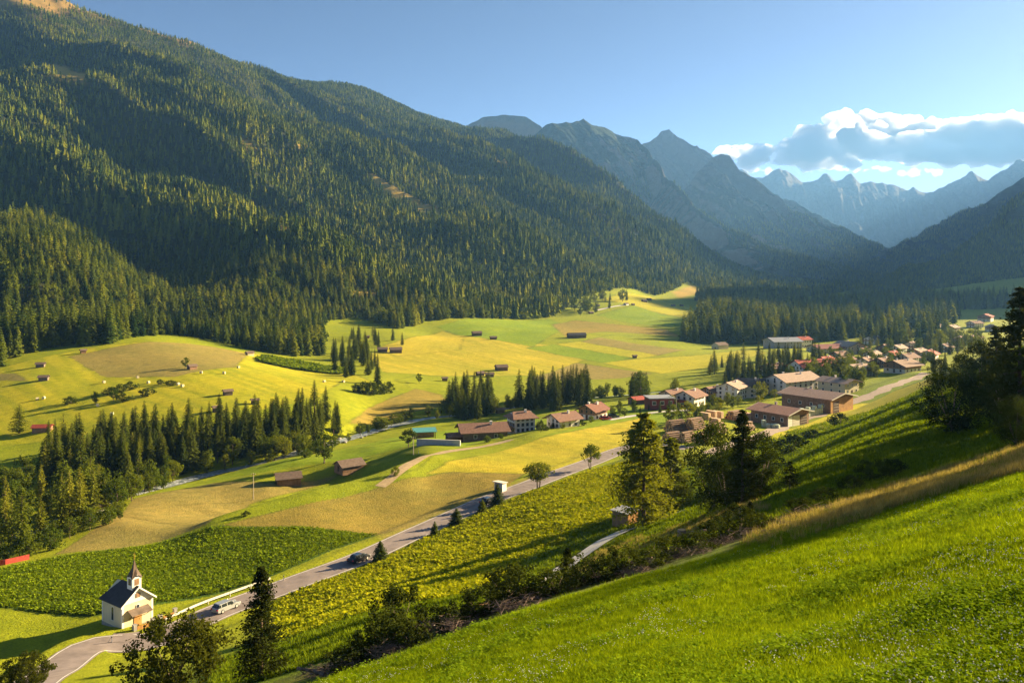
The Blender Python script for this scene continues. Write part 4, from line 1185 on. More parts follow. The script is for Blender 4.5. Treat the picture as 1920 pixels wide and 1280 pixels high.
for px, py, hp, k, lb in [(1258, 800, 42, 'broad', 'leafy tree left of the stacked logs'), (1290, 790, 38, 'bright', 'bright round tree behind the stacked logs'), (1275, 796, 28, 'tall_broad', 'narrow tree between the leafy trees by the stacked logs'),
                          (1425, 752, 38, 'bright', 'pale green tree in front of the white village house'), (1452, 748, 20, 'bright', 'small round tree beside the sawmill gable'), (1330, 768, 36, 'slim', 'slim spruce left of the white village house'),
                          (1585, 738, 34, 'broad', 'leafy tree at the right end of the sawmill'), (1602, 732, 46, 'tall_broad', 'taller leafy tree beyond the sawmill end'), (1632, 705, 20, 'bright', 'bright round tree before the brown-roofed house'),
                          (1527, 700, 22, 'bright', 'bright tree in front of the red-roofed house'), (1750, 690, 40, 'slim', 'slim spruce right of the brown-roofed house'), (1772, 692, 36, 'slim', 'second slim spruce right of the brown-roofed house')]:
    tree('village_tree', k, px, py, hp, lb, 'tree', 'single trees in the village', ymin=200, ymax=800)

grove('village_tree', ['broad', 'tall_broad', 'bright'], [(1300,782),(1330,762),(1420,752),(1450,748),(1440,760),(1360,770),(1310,790)], 16, 3, 6, 'hedge tree before the white houses', 'hedge before the white houses', 2.5, 240, 600)
grove('village_tree', ['broad', 'spruce', 'tall_broad'], [(1140,785),(1180,768),(1215,762),(1330,748),(1340,760),(1280,775),(1200,780)], 18, 2.5, 6, 'small tree round the red building', 'trees around the red building', 3.5, 240, 600)
grove('village_bush', ['bush', 'dark_bush'], [(870,836),(960,822),(1080,800),(1145,788),(1150,782),(1060,795),(960,812)], 12, 1.2, 2.4, 'bush along the farmhouse row', 'garden bushes at the farmhouses', 3.5, 200, 450, cat='bush')

grove('village_tree', ['broad', 'tall_broad', 'bright', 'spruce'], [(1470,712),(1560,690),(1640,700),(1660,712),(1620,728),(1600,735),(1575,725),(1540,712),(1490,722)], 50, 4.5, 9, 'tree behind the sawmill halls', 'trees behind the sawmill', 3.5, 280, 800)
# ------------------------------------------------------------------ building materials
R_HUT = plain('weathered_shingles', (0.165, 0.112, 0.082), 0.85, 0.3, 1.6)
W_WHITE = plain('white_render', (0.74, 0.70, 0.64), 0.85, 0.08, 0.6)
W_CREAM = plain('cream_render', (0.66, 0.56, 0.36), 0.85, 0.10, 0.6)
W_GREY = plain('grey_render', (0.42, 0.40, 0.38), 0.85, 0.12, 0.6)
W_RED = plain('dark_red_panel', (0.20, 0.035, 0.03), 0.7, 0.15, 0.8)
W_TIMBER = plain('weathered_timber', (0.27, 0.155, 0.085), 0.85, 0.35, 1.2)
W_OLD = plain('old_grey_timber', (0.17, 0.125, 0.095), 0.9, 0.35, 1.2)
W_ORANGE = plain('larch_boarding', (0.42, 0.21, 0.06), 0.8, 0.25, 1.0)
W_DARKWOOD = plain('dark_timber', (0.085, 0.048, 0.03), 0.85, 0.3, 1.2)
R_BROWN = plain('brown_tiles', (0.24, 0.128, 0.088), 0.8, 0.3, 1.6)
R_RED = plain('red_tiles', (0.40, 0.075, 0.045), 0.8, 0.25, 1.6)
R_TAN = plain('faded_tiles', (0.40, 0.275, 0.205), 0.8, 0.25, 1.6)
R_DARK = plain('slate_roof', (0.045, 0.042, 0.045), 0.7, 0.3, 1.6)
R_GREY = plain('grey_sheet', (0.33, 0.33, 0.34), 0.5, 0.15, 1.0)
R_TEAL = plain('teal_sheet', (0.14, 0.42, 0.40), 0.5, 0.12, 1.0)
R_PALE = plain('pale_fascia', (0.62, 0.57, 0.50), 0.7, 0.1, 1.0)
T_WHITE = plain('white_paint', (0.80, 0.78, 0.74), 0.55, 0.05, 1.0)
GLASS = plain('window_glass', (0.035, 0.045, 0.055), 0.12, 0.15, 1.0, 0.0, 0.6, 0.0)
METAL = plain('galvanised_metal', (0.55, 0.53, 0.50), 0.45, 0.12, 2.0, 0.4)
GOLD_M = plain('gilt_metal', (0.75, 0.48, 0.10), 0.35, 0.1, 2.0, 0.9)
STONE = plain('grey_stone', (0.30, 0.28, 0.25), 0.9, 0.3, 1.5)

def gable_house(name, label, at, rz, w, l, h, pitch=24, over=1.0, wall=W_WHITE, upper=None, roof=R_BROWN, cat='house', group=None, storeys=2, wins=(3, 4), door=True, chimney=1, balcony=False,
                fascia=W_DARKWOOD, foot=1.6, hip=0.0):
    """local axes: gable fronts face -y and +y, ridge along y; base at z = 0"""
    r = empty(name, at, rz)
    tag(r, label, cat, group)
    if cat == 'house': r.scale = (.88, .88, .88)
    tp = math.tan(math.radians(pitch)); rise = w / 2 * tp
    mb = MB()
    hw, hl = w / 2, l / 2
    if upper is None:
        mb.prism([(-hw, -foot), (hw, -foot), (hw, h), (0, h + rise), (-hw, h)], 'y', -hl, hl)
        mb.build('wall', wall, r)
    else:
        hs = h * 0.52
        mb.prism([(-hw, -foot), (hw, -foot), (hw, hs), (-hw, hs)], 'y', -hl, hl)
        mb.build('wall', wall, r)
        ub = MB(); ub.prism([(-hw - .04, hs + .003), (hw + .04, hs + .003), (hw + .04, h), (0, h + rise), (-hw - .04, h)], 'y', -hl - .04, hl + .04)
        ub.build('upper_wall', upper, r)
    # roof: two thick slabs with an overhang, a ridge board and gable fascias
    th = 0.22
    ro = MB()
    def slab(s):
        e = hw + over
        y0, y1 = -hl - over, hl + over
        a = (0, h + rise + 0.06); b = (s * e, h - over * tp + 0.06)
        if hip <= 0:
            ro.prism([a, (b[0], b[1]), (b[0], b[1] + th), (0, a[1] + th)], 'y', y0, y1)
        else:
            k = hip * hw
            vs = [(0, y0 + k, a[1]), (0, y1 - k, a[1]), (b[0], y1, b[1]), (b[0], y0, b[1])]
            vs += [(p[0], p[1], p[2] + th) for p in vs]
            ro.add(vs, [[0, 1, 2, 3], [4, 7, 6, 5], [0, 4, 5, 1], [1, 5, 6, 2], [2, 6, 7, 3], [3, 7, 4, 0]])
    slab(-1); slab(1)
    if hip > 0:
        k = hip * hw; e = hw + over; zt = h + rise + 0.06; zb = h - over * tp + 0.06
        for y0, yk in ((-hl - over, -hl - over + k), (hl + over, hl + over - k)):
            vs = [(-e, y0, zb), (e, y0, zb), (0, yk, zt), (-e, y0, zb + th), (e, y0, zb + th), (0, yk, zt + th)]
            ro.add(vs, [[0, 1, 2], [3, 5, 4], [0, 3, 4, 1], [1, 4, 5, 2], [2, 5, 3, 0]])
    rf = ro.build('roof', roof, r)
    if hip <= 0:
        for s in (-1, 1):
            for yy in (-hl - over - .06, hl + over + .001):
                fb = MB(); e = hw + over
                fb.prism([(0, h + rise - .04), (s * e, h - over * tp - .04), (s * e, h - over * tp + .30), (0, h + rise + .34)], 'y', yy, yy + .058)
                fb.build('fascia', fascia, rf)
    rd = random.Random(hash(label) & 0xffff)
    for c in range(chimney):
        cb = MB(); cy = hl * (0.35 - 0.7 * c); cxx = hw * 0.25 * (1 if c % 2 == 0 else -1)
        cz = h + rise - abs(cxx) * tp
        cb.box(cxx - .35, cxx + .35, cy - .35, cy + .35, cz - .2, cz + 1.25)
        cb.box(cxx - .46, cxx + .46, cy - .46, cy + .46, cz + 1.253, cz + 1.38)
        cb.build('chimney', W_WHITE if wall is not W_TIMBER else STONE, rf)
    def win(x, y, z, nx, ny, ww=0.95, hh=1.15):
        f = MB(); g = MB()
        tx, ty = -ny, nx
        def q(m, a, b, z0, z1, d0, d1):
            pts = []
            for zz in (z0, z1):
                for (u, dd) in ((a, d0), (b, d0), (b, d1), (a, d1)):
                    pts.append((x + tx * u + nx * dd, y + ty * u + ny * dd, zz))
            m.add(pts, [[0, 3, 2, 1], [4, 5, 6, 7], [0, 1, 5, 4], [1, 2, 6, 5], [2, 3, 7, 6], [3, 0, 4, 7]])
        e = 0.10
        q(f, -ww / 2 - e, ww / 2 + e, z - e, z, 0.0, .07); q(f, -ww / 2 - e, ww / 2 + e, z + hh, z + hh + e, 0.0, .07)
        q(f, -ww / 2 - e, -ww / 2, z + .001, z + hh - .001, 0.0, .07); q(f, ww / 2, ww / 2 + e, z + .001, z + hh - .001, 0.0, .07)
        wo = f.build('window', T_WHITE if wall is not W_WHITE else W_TIMBER, r)
        q(g, -ww / 2 + .002, ww / 2 - .002, z + .002, z + hh - .002, 0.0, .02)
        g.build('pane', GLASS, wo)
    sh = h / max(storeys, 1)
    for st in range(storeys):
        z = st * sh + sh * 0.38
        d = 0.05 if upper is not None else 0.0
        for (n, half, along, nrm) in ((wins[0], w, 'x', (0, -1)), (wins[1], l, 'y', (-1, 0)), (wins[1], l, 'y', (1, 0))):
            for k in range(n):
                t = (k + 0.5) / n - 0.5
                if along == 'x':
                    if door and st == 0 and k == n // 2: continue
                    win(t * w * 0.9, -hl - d, z, 0, -1)
                else:
                    win(nrm[0] * (hw + d), t * l * 0.92, z, nrm[0], 0)
    if wins[0] and rise > 1.4:
        win(0, -hl - (0.05 if upper else 0), h + 0.15, 0, -1, 0.8, 0.9)
    if door:
        db = MB(); db.box(-.6, .6, -hl - .08, -hl - .002, 0, 2.15)
        do = db.build('door', W_DARKWOOD, r)
        hb = MB(); hb.box(.36, .46, -hl - .14, -hl - .083, 1.0, 1.1); hb.build('handle', METAL, do)
    if balcony:
        bb = MB(); z = sh + 0.05
        bb.box(-hw - .2, hw + .2, -hl - 1.2, -hl - .06, z, z + .14)
        bo = bb.build('balcony', W_TIMBER, r)
        rb = MB(); rb.box(-hw - .2, hw + .2, -hl - 1.2, -hl - 1.1, z + .15, z + 1.0); rb.build('railing', W_TIMBER, bo)
    return r

def spot(px, py, ymin=150, ymax=2500, back=0.0):
    x, y, z = ground(px, py, ymin, ymax)
    if back:
        d = math.hypot(x, y); x += x / d * back; y += y / d * back
        z = float(gz(x, y))
    return (x, y, z)
def deg(a): return math.radians(a)

# ------------------------------------------------------------------ the roadside chapel
def chapel():
    A = ground(229, 1178, 90, 200)
    e = Vector((math.cos(deg(54)), math.sin(deg(54)), 0)); n = Vector((-e.y, e.x, 0))
    w, l, h = 4.9, 5.6, 3.9
    c = Vector(A) + e * (w / 2) + n * (l / 2)
    zc = min(float(gz(c.x, c.y)), A[2])
    r = empty('chapel', (c.x, c.y, zc), deg(54))
    tag(r, 'small cream and white wayside chapel with a pointed bell turret beside the road', 'chapel')
    hw, hl = w / 2, l / 2; rise = 2.0
    mb = MB(); mb.prism([(-hw, -1.2), (hw, -1.2), (hw, h), (0, h + rise), (-hw, h)], 'y', -hl, hl); wl = mb.build('wall', W_CREAM, r)
    for sx in (-1, 1):
        for yy in (-hl, hl):
            cb = MB(); s = 1 if yy > 0 else -1
            cb.box(sx * hw - .28 + (.005 if sx > 0 else 0) if sx > 0 else -hw - .03, sx * hw + .03 if sx > 0 else -hw + .28, min(yy - s * .28, yy + s * .03), max(yy - s * .28, yy + s * .03), -1.15, h - .15)
            cb.build('corner_strip', W_WHITE, wl)
    gb = MB(); gb.prism([(-hw + .02, h - .12), (hw - .02, h - .12), (hw - .02, h + .001), (0, h + rise - .02), (-hw + .02, h + .001)], 'y', -hl - .035, -hl - .001); gb.build('gable_panel', W_WHITE, wl)
    pl = MB(); pl.box(-hw - .06, hw + .06, -hl - .06, hl + .06, -1.18, 0.28); pl.build('plinth', STONE, r)
    over = .38; tp = rise / hw; th = .14
    ro = MB()
    for s in (-1, 1):
        ex = hw + over
        vs = [(0, -hl - over, h + rise + .05), (0, hl + over - 1.6, h + rise + .05), (s * ex, hl + over, h - over * tp + .05), (s * ex, -hl - over, h - over * tp + .05)]
        vs += [(p[0], p[1], p[2] + th) for p in vs]
        ro.add(vs, [[0, 1, 2, 3], [4, 7, 6, 5], [0, 4, 5, 1], [1, 5, 6, 2], [2, 6, 7, 3], [3, 7, 4, 0]])
    ex = hw + over
    vs = [(-ex, hl + over, h - over * tp + .05), (ex, hl + over, h - over * tp + .05), (0, hl + over - 1.6, h + rise + .05)]
    vs += [(p[0], p[1], p[2] + th) for p in vs]
    ro.add(vs, [[0, 1, 2], [3, 5, 4], [0, 3, 4, 1], [1, 4, 5, 2], [2, 5, 3, 0]])
    rf = ro.build('roof', R_DARK, r)
    for s in (-1, 1):
        fb = MB(); fb.prism([(0, h + rise - .10), (s * ex, h - over * tp - .10), (s * ex, h - over * tp + .16), (0, h + rise + .16)], 'y', -hl - over - .05, -hl - over - .003); fb.build('fascia', T_WHITE, rf)
    fm = MB(); fm.tube((0, hl + over - 1.6, h + rise + .1), (0, hl + over - 1.6, h + rise + .75), .04, .03); fm.build('finial', GOLD_M, rf)
    # bell turret over the front gable
    ty = -hl + .95; tw = .72; tz0 = h + rise - 1.0; tz1 = h + rise + 1.45
    tb = MB(); tb.box(-tw, tw, ty - tw, ty + tw, tz0, tz1); tu = tb.build('turret', W_WHITE, r)
    for (nx, ny) in ((0, -1), (-1, 0), (1, 0)):
        ob = MB()
        if nx == 0: ob.box(-.34, .34, ty - tw - .03, ty - tw - .003, tz1 - 1.2, tz1 - .25)
        else: ob.box(min(nx * (tw + .003), nx * (tw + .03)), max(nx * (tw + .003), nx * (tw + .03)), ty - .34, ty + .34, tz1 - 1.2, tz1 - .25)
        ob.build('louvre', W_TIMBER if nx >= 0 else GLASS, tu)
        for k in range(4):
            sb = MB(); z = tz1 - 1.15 + k * .24
            if nx == 0: sb.box(-.33, .33, ty - tw - .06, ty - tw - .031, z, z + .08)
            else: sb.box(min(nx * (tw + .031), nx * (tw + .06)), max(nx * (tw + .031), nx * (tw + .06)), ty - .33, ty + .33, z, z + .08)
            sb.build('slat', W_TIMBER, tu)
    # four pointed gablets and a slender pyramid
    sp = MB(); q = tw + .12; zt = tz1 - .05; top = tz1 + 2.55
    base = [(-q, ty - q, zt - .18), (0, ty - q * .96, zt + .42), (q, ty - q, zt - .18), (q * .96, ty, zt + .42), (q, ty + q, zt - .18), (0, ty + q * .96, zt + .42), (-q, ty + q, zt - .18), (-q * .96, ty, zt + .42)]
    mid = [(x * .34, ty + (y - ty) * .34, tz1 + 1.15) for (x, y, z) in base]
    vs = base + mid + [(0, ty, top)]
    fs = [[k, (k + 1) % 8, 8 + (k + 1) % 8, 8 + k] for k in range(8)] + [[8 + k, 8 + (k + 1) % 8, 16] for k in range(8)] + [list(range(8))[::-1]]
    sp.add(vs, fs)
    so = sp.build('spire', plain('spire_shingles', (0.115, 0.078, 0.055), .8, .3, 2.0), tu)
    kb = MB(); kb.tube((0, ty, top - .05), (0, ty, top + .35), .05, .04); kb.tube((0, ty, top + .30), (0, ty, top + .48), .12, .12); kb.tube((0, ty, top + .48), (0, ty, top + 1.0), .025, .025); kb.box(-.16, .16, ty - .03, ty + .03, top + .72, top + .78)
    kb.build('gilt_cross', GOLD_M, tu)
    # openings
    def arched(name, x, y, z0, ww, hh, nx, ny, mat, dpt=.05):
        pts = [(-ww / 2, z0), (ww / 2, z0)] + [(ww / 2 * math.cos(a), z0 + hh + ww / 2 * math.sin(a)) for a in np.linspace(0, PI, 9)]
        m = MB()
        if nx == 0: m.prism(pts, 'y', y - dpt, y - .002)
        else: m.prism([(y + p[0], p[1]) for p in pts], 'x', x + nx * .002, x + nx * dpt)
        return m.build(name, mat, r)
    for sy in (-.2,):
        wo = arched('window_surround', -hw, sy, 1.05, .82, 1.75, -1, 0, W_WHITE, .04)
        m = MB(); pts = [(-.29, 1.15), (.29, 1.15)] + [(.29 * math.cos(a), 2.8 + .29 * math.sin(a)) for a in np.linspace(0, PI, 9)]
        m.prism([(sy + p[0], p[1]) for p in pts], 'x', -hw - .06, -hw - .043); m.build('pane', GLASS, wo)
        wo = arched('window_surround', hw, sy, 1.05, .82, 1.75, 1, 0, W_WHITE, .04)
        m = MB(); m.prism([(sy + p[0], p[1]) for p in pts], 'x', hw + .043, hw + .06); m.build('pane', GLASS, wo)
    dr = arched('door', 0, -hl, 0.0, 1.25, 1.75, 0, -1, W_ORANGE, .07)
    hb = MB(); hb.box(.35, .42, -hl - .13, -hl - .072, 1.0, 1.15); hb.build('handle', METAL, dr)
    rw = MB(); rw.tube((0, -hl - .08, 3.05), (0, -hl - .003, 3.05), .33, .33, 16); ro_ = rw.build('round_window', T_WHITE, r)
    rp = MB(); rp.tube((0, -hl - .10, 3.05), (0, -hl - .083, 3.05), .25, .25, 16); rp.build('pane', GLASS, ro_)
    ab = MB(); ab.box(-.22, .22, -hl - .07, -hl - .037, 4.35, 5.05); ao = ab.build('attic_window', W_TIMBER, r)
    for s in (-1, 1):
        zb = MB(); zb.box(min(s * .26, s * .40), max(s * .26, s * .40), -hl - .075, -hl - .037, 4.35, 5.0); zb.build('shutter', W_OLD, ao)
    # lean-to porch roof on brackets
    pr = MB(); vs = [(-1.65, -hl - .04, 2.75), (1.65, -hl - .04, 2.75), (1.65, -hl - 1.35, 2.2), (-1.65, -hl - 1.35, 2.2)]; vs += [(x, y, z + .12) for x, y, z in vs]
    pr.add(vs, [[0, 1, 2, 3], [4, 7, 6, 5], [0, 4, 5, 1], [1, 5, 6, 2], [2, 6, 7, 3], [3, 7, 4, 0]])
    po = pr.build('porch_roof', W_OLD, r)
    for s in (-1, 1):
        m = MB(); m.tube((s * 1.4, -hl - 1.2, 2.24), (s * 1.4, -hl - .05, 1.5), .05, .05, 6); m.build('bracket', W_DARKWOOD, po)
    # forecourt: low wall with piers in front
    F0 = empty('forecourt_wall', (c.x, c.y, zc), deg(54)); tag(F0, 'low brown forecourt fence with stone piers before the chapel door', 'fence')
    for (x, y) in ((-1.6, -hl - 1.9), (1.3, -hl - 1.9), (2.6, -hl - 1.7), (5.4, -hl - 1.2)):
        m = MB(); m.box(x - .25, x + .25, y - .25, y + .25, -1.0, 1.15); m.box(x - .30, x + .30, y - .30, y + .30, 1.153, 1.27); m.build('pier', STONE, F0)
    for (x0, x1, y) in ((-1.34, 1.04, -hl - 1.9), (2.86, 5.1, -hl - 1.5)):
        for k in range(int((x1 - x0) / .22)):
            m = MB(); m.box(x0 + k * .22, x0 + k * .22 + .15, y - .03, y + .03, -.25, .85); m.build('picket', W_ORANGE, F0)
        m = MB(); m.box(x0, x1, y + .031, y + .09, .55, .65); m.build('rail', W_TIMBER, F0)
chapel()

# ------------------------------------------------------------------ farm row
gable_house('barn', 'long low brown-roofed barn beside the teal shed', spot(905, 824, 200, 400, 3.0), deg(-76), 9.5, 15.0, 3.4, 22, 1.1, W_OLD, None, R_BROWN, 'barn', None, 1, (2, 2), True, 1)
gable_house('farmhouse', 'tall white farmhouse with balcony, second from the long barn end', spot(977, 810, 200, 400, 4.0), deg(-66), 7.6, 8.6, 6.2, 24, 1.3, W_WHITE, None, R_BROWN, 'house', 'farmhouses on the field edge', 3, (4, 4), True, 1, True, hip=0.5)
gable_house('farmhouse', 'shaded white farmhouse with a wide dark roof, middle of the row', spot(1056, 801, 200, 400, 4.0), deg(-52), 7.8, 10.5, 3.6, 25, 1.4, W_WHITE, None, R_BROWN, 'house', 'farmhouses on the field edge', 2, (3, 3), True, 1)
gable_house('farmhouse', 'white gabled farmhouse with a red-brown roof near the red car', spot(1112, 786, 200, 420, 4.0), deg(-40), 8.2, 9.5, 4.2, 27, 1.3, W_WHITE, W_TIMBER, plain('rust_tiles', (0.21, 0.085, 0.055), 0.8, 0.25, 1.6), 'house', 'farmhouses on the field edge', 2, (3, 3), True, 2)

def open_shed(at, rz):
    r = empty('open_shed', at, rz); tag(r, 'small open shed under a teal sheet roof', 'shed')
    for x in (-3.6, 3.6):
        for y in (-2, 2):
            m = MB(); m.box(x - .12, x + .12, y - .12, y + .12, -.8, 2.6 if y < 0 else 3.1); m.build('post', W_TIMBER, r)
    m = MB(); m.box(-3.45, 3.45, 2.13, 2.22, -.5, 2.9); m.build('back_wall', W_TIMBER, r)
    m = MB(); vs = [(-4.2, -2.7, 2.58), (4.2, -2.7, 2.58), (4.2, 2.8, 3.2), (-4.2, 2.8, 3.2)]; vs += [(x, y, z + .12) for x, y, z in vs]
    m.add(vs, [[0, 3, 2, 1], [4, 5, 6, 7], [0, 1, 5, 4], [1, 2, 6, 5], [2, 3, 7, 6], [3, 0, 4, 7]]); rf = m.build('roof', R_TEAL, r)
    for k in range(14):
        s = MB(); x = -4.1 + k * .63; s.add([(x, -2.7, 2.705), (x + .12, -2.7, 2.705), (x + .12, 2.8, 3.325), (x, 2.8, 3.325), (x, -2.7, 2.76), (x + .12, -2.7, 2.76), (x + .12, 2.8, 3.38), (x, 2.8, 3.38)], [[0, 3, 2, 1], [4, 5, 6, 7], [0, 1, 5, 4], [1, 2, 6, 5], [2, 3, 7, 6], [3, 0, 4, 7]])
        s.build('rib', R_TEAL, rf)
open_shed(spot(796, 822, 200, 400, 2), deg(12))
def silage_clamp(at, rz):
    r = empty('silage_clamp', at, rz); tag(r, 'long low concrete silage wall in front of the teal shed', 'wall')
    for k in range(7):
        m = MB(); x = -7.0 + k * 2.0; m.prism([(-.30, -.8), (.30, -.8), (.10, 1.7), (-.10, 1.7)], 'x', x + .015, x + 1.985); m.build('panel', W_GREY, r)
    m = MB(); m.prism([(.7, -.4), (3.6, -.4), (3.3, 1.1), (1.0, 1.2)], 'x', -6.5, 6.3); m.build('silage_cover', R_PALE, r)
silage_clamp(spot(822, 834, 200, 400), deg(-10))
gable_house('shed', 'low dark shed squeezed between silage wall and long barn', spot(855, 829, 200, 400, 2), deg(-70), 4.5, 6, 2.2, 20, .5, W_DARKWOOD, None, R_BROWN, 'shed', None, 1, (0, 0), True, 0)

def flat_building(name, label, at, rz, w, l, h, wall, roof, n=(4, 3), cat='building', group=None):
    r = empty(name, at, rz); tag(r, label, cat, group)
    m = MB(); m.box(-w / 2, w / 2, -l / 2, l / 2, -1.5, h); m.build('wall', wall, r)
    m = MB(); m.box(-w / 2 - .5, w / 2 + .5, -l / 2 - .5, l / 2 + .5, h + .003, h + .35); m.build('roof', roof, r)
    for k in range(n[0]):
        x = -w / 2 + (k + .5) * w / n[0]
        f = MB(); f.box(x - .8, x + .8, -l / 2 - .06, -l / 2 - .002, h * .45, h * .8); wo = f.build('window', T_WHITE, r)
        g = MB(); g.box(x - .7, x + .7, -l / 2 - .08, -l / 2 - .062, h * .48, h * .77); g.build('pane', GLASS, wo)
    return r
flat_building('red_building', 'dark red flat-roofed building behind the last farmhouse', spot(1236, 768, 220, 500, 4), deg(8), 10, 8, 4.6, W_RED, R_GREY, (3, 0))
flat_building('red_annexe', 'low red annexe joined to the flat-roofed building', spot(1268, 765, 220, 500, 5), deg(8), 6, 6, 2.6, W_RED, W_RED, (2, 0))
gable_house('house', 'white house with a dark roof right of the red building', spot(1294, 762, 220, 500, 4), deg(-40), 10, 11, 5.0, 24, 1.3, W_WHITE, None, R_BROWN, 'house', None, 2, (3, 3), True, 1)
gable_house('house', 'low brown roof half hidden behind the red building', spot(1262, 752, 220, 520, 6), deg(-50), 9, 11, 3.4, 24, 1.0, W_CREAM, None, R_BROWN, 'house', None, 1, (2, 2), True, 1)
gable_house('shed', 'small red-roofed shed left of the red building', spot(1196, 757, 220, 520, 2), deg(-60), 5, 7, 2.0, 22, .6, W_TIMBER, None, R_RED, 'shed', None, 1, (0, 0), True, 0)

# ------------------------------------------------------------------ village houses and sawmill
gable_house('house', 'bluish white two-storey house behind the hedge, left of the sawmill', spot(1372, 750, 250, 520, 5), deg(-38), 11, 12, 6.4, 22, 1.2, W_WHITE, None, R_TAN, 'house', 'white village houses', 3, (3, 4), True, 1)
gable_house('house', 'white house with a black roof behind the pale green tree', spot(1408, 747, 250, 560, 8), deg(-100), 12, 12, 6.4, 24, 1.2, W_WHITE, None, R_DARK, 'house', 'white village houses', 3, (4, 3), True, 1)
gable_house('house', 'long white house with a faded tile roof and chimneys above the sawmill', spot(1485, 738, 250, 600, 8), deg(-58), 14, 26, 6.0, 22, 1.3, W_WHITE, None, R_TAN, 'house', 'white village houses', 3, (3, 6), True, 2)
gable_house('red_roofed_house', 'long house with a bright red tiled roof among trees', spot(1528, 700, 300, 700, 8), deg(-66), 13, 30, 4.6, 28, 1.3, W_WHITE, None, R_RED, 'house', None, 2, (4, 6), True, 2)
gable_house('house', 'house with a pink faded roof right of the red-roofed one', spot(1608, 706, 300, 700, 6), deg(-58), 11, 13, 4.2, 22, 1.3, W_CREAM, None, R_TAN, 'house', None, 2, (3, 3), True, 1)
gable_house('house', 'wide brown-roofed house at the end of the sunlit meadow', spot(1692, 699, 300, 700, 6), deg(-55), 13, 17, 4.2, 21, 1.6, W_WHITE, W_TIMBER, plain('umber_tiles', (0.28, 0.175, 0.12), 0.8, 0.25, 1.6), 'house', None, 2, (3, 4), True, 2)

def sawmill_hall(name, label, at, rz, w, l, h, pitch, wall, roof, doors, front_wall=None):
    r = gable_house(name, label, at, rz, w, l, h, pitch, 1.4, wall, None, roof, 'hall', 'sawmill halls', 1, (0, 4), False, 1, False, R_PALE)
    for (x0, x1, z1, mat) in doors:
        m = MB(); m.box(x0, x1, -l / 2 - .10, -l / 2 - .004, 0, z1); d = m.build('door', mat, r)
        for k in range(1, 4):
            s = MB(); s.box(x0 + .03, x1 - .03, -l / 2 - .13, -l / 2 - .103, z1 * k / 4, z1 * k / 4 + .06); s.build('panel_joint', METAL, d)
    if front_wall is not None:
        n = 16
        for k in range(n):
            x0 = -w / 2 + .05 + (w - .1) * k / n
            m = MB(); m.box(x0, x0 + (w - .1) / n - .04, -l / 2 - .05, -l / 2 - .003, 0.0, h - .05); m.build('board', front_wall, r)
    return r
# gable fronts turned towards the yard road
sawmill_hall('sawmill_hall', 'lower sawmill hall with white garage doors beside the yard', spot(1462, 797, 250, 450, 7), deg(38), 12.5, 15, 4.4, 12, W_TIMBER, plain('sawmill_tiles', (0.42, 0.215, 0.14), 0.8, 0.25, 1.6), [(-6.2, -3.6, 3.6, T_WHITE), (-3.3, .6, 3.6, R_PALE), (1.0, 5.0, 3.4, W_DARKWOOD)])
sawmill_hall('sawmill_hall', 'upper sawmill hall with orange boarded front', spot(1532, 772, 270, 480, 9), deg(38), 15.5, 21, 5.4, 11, W_TIMBER, plain('upper_hall_tiles', (0.34, 0.215, 0.165), 0.8, 0.25, 1.6), [(-6.0, -2.2, 4.2, W_DARKWOOD)], W_ORANGE)
gable_house('house', 'house with a pale roof and gable joined behind the upper sawmill hall', spot(1572, 742, 280, 560, 9), deg(36), 12, 15, 5.8, 14, 1.4, W_CREAM, None, R_TAN, 'house', None, 2, (3, 3), True, 1)

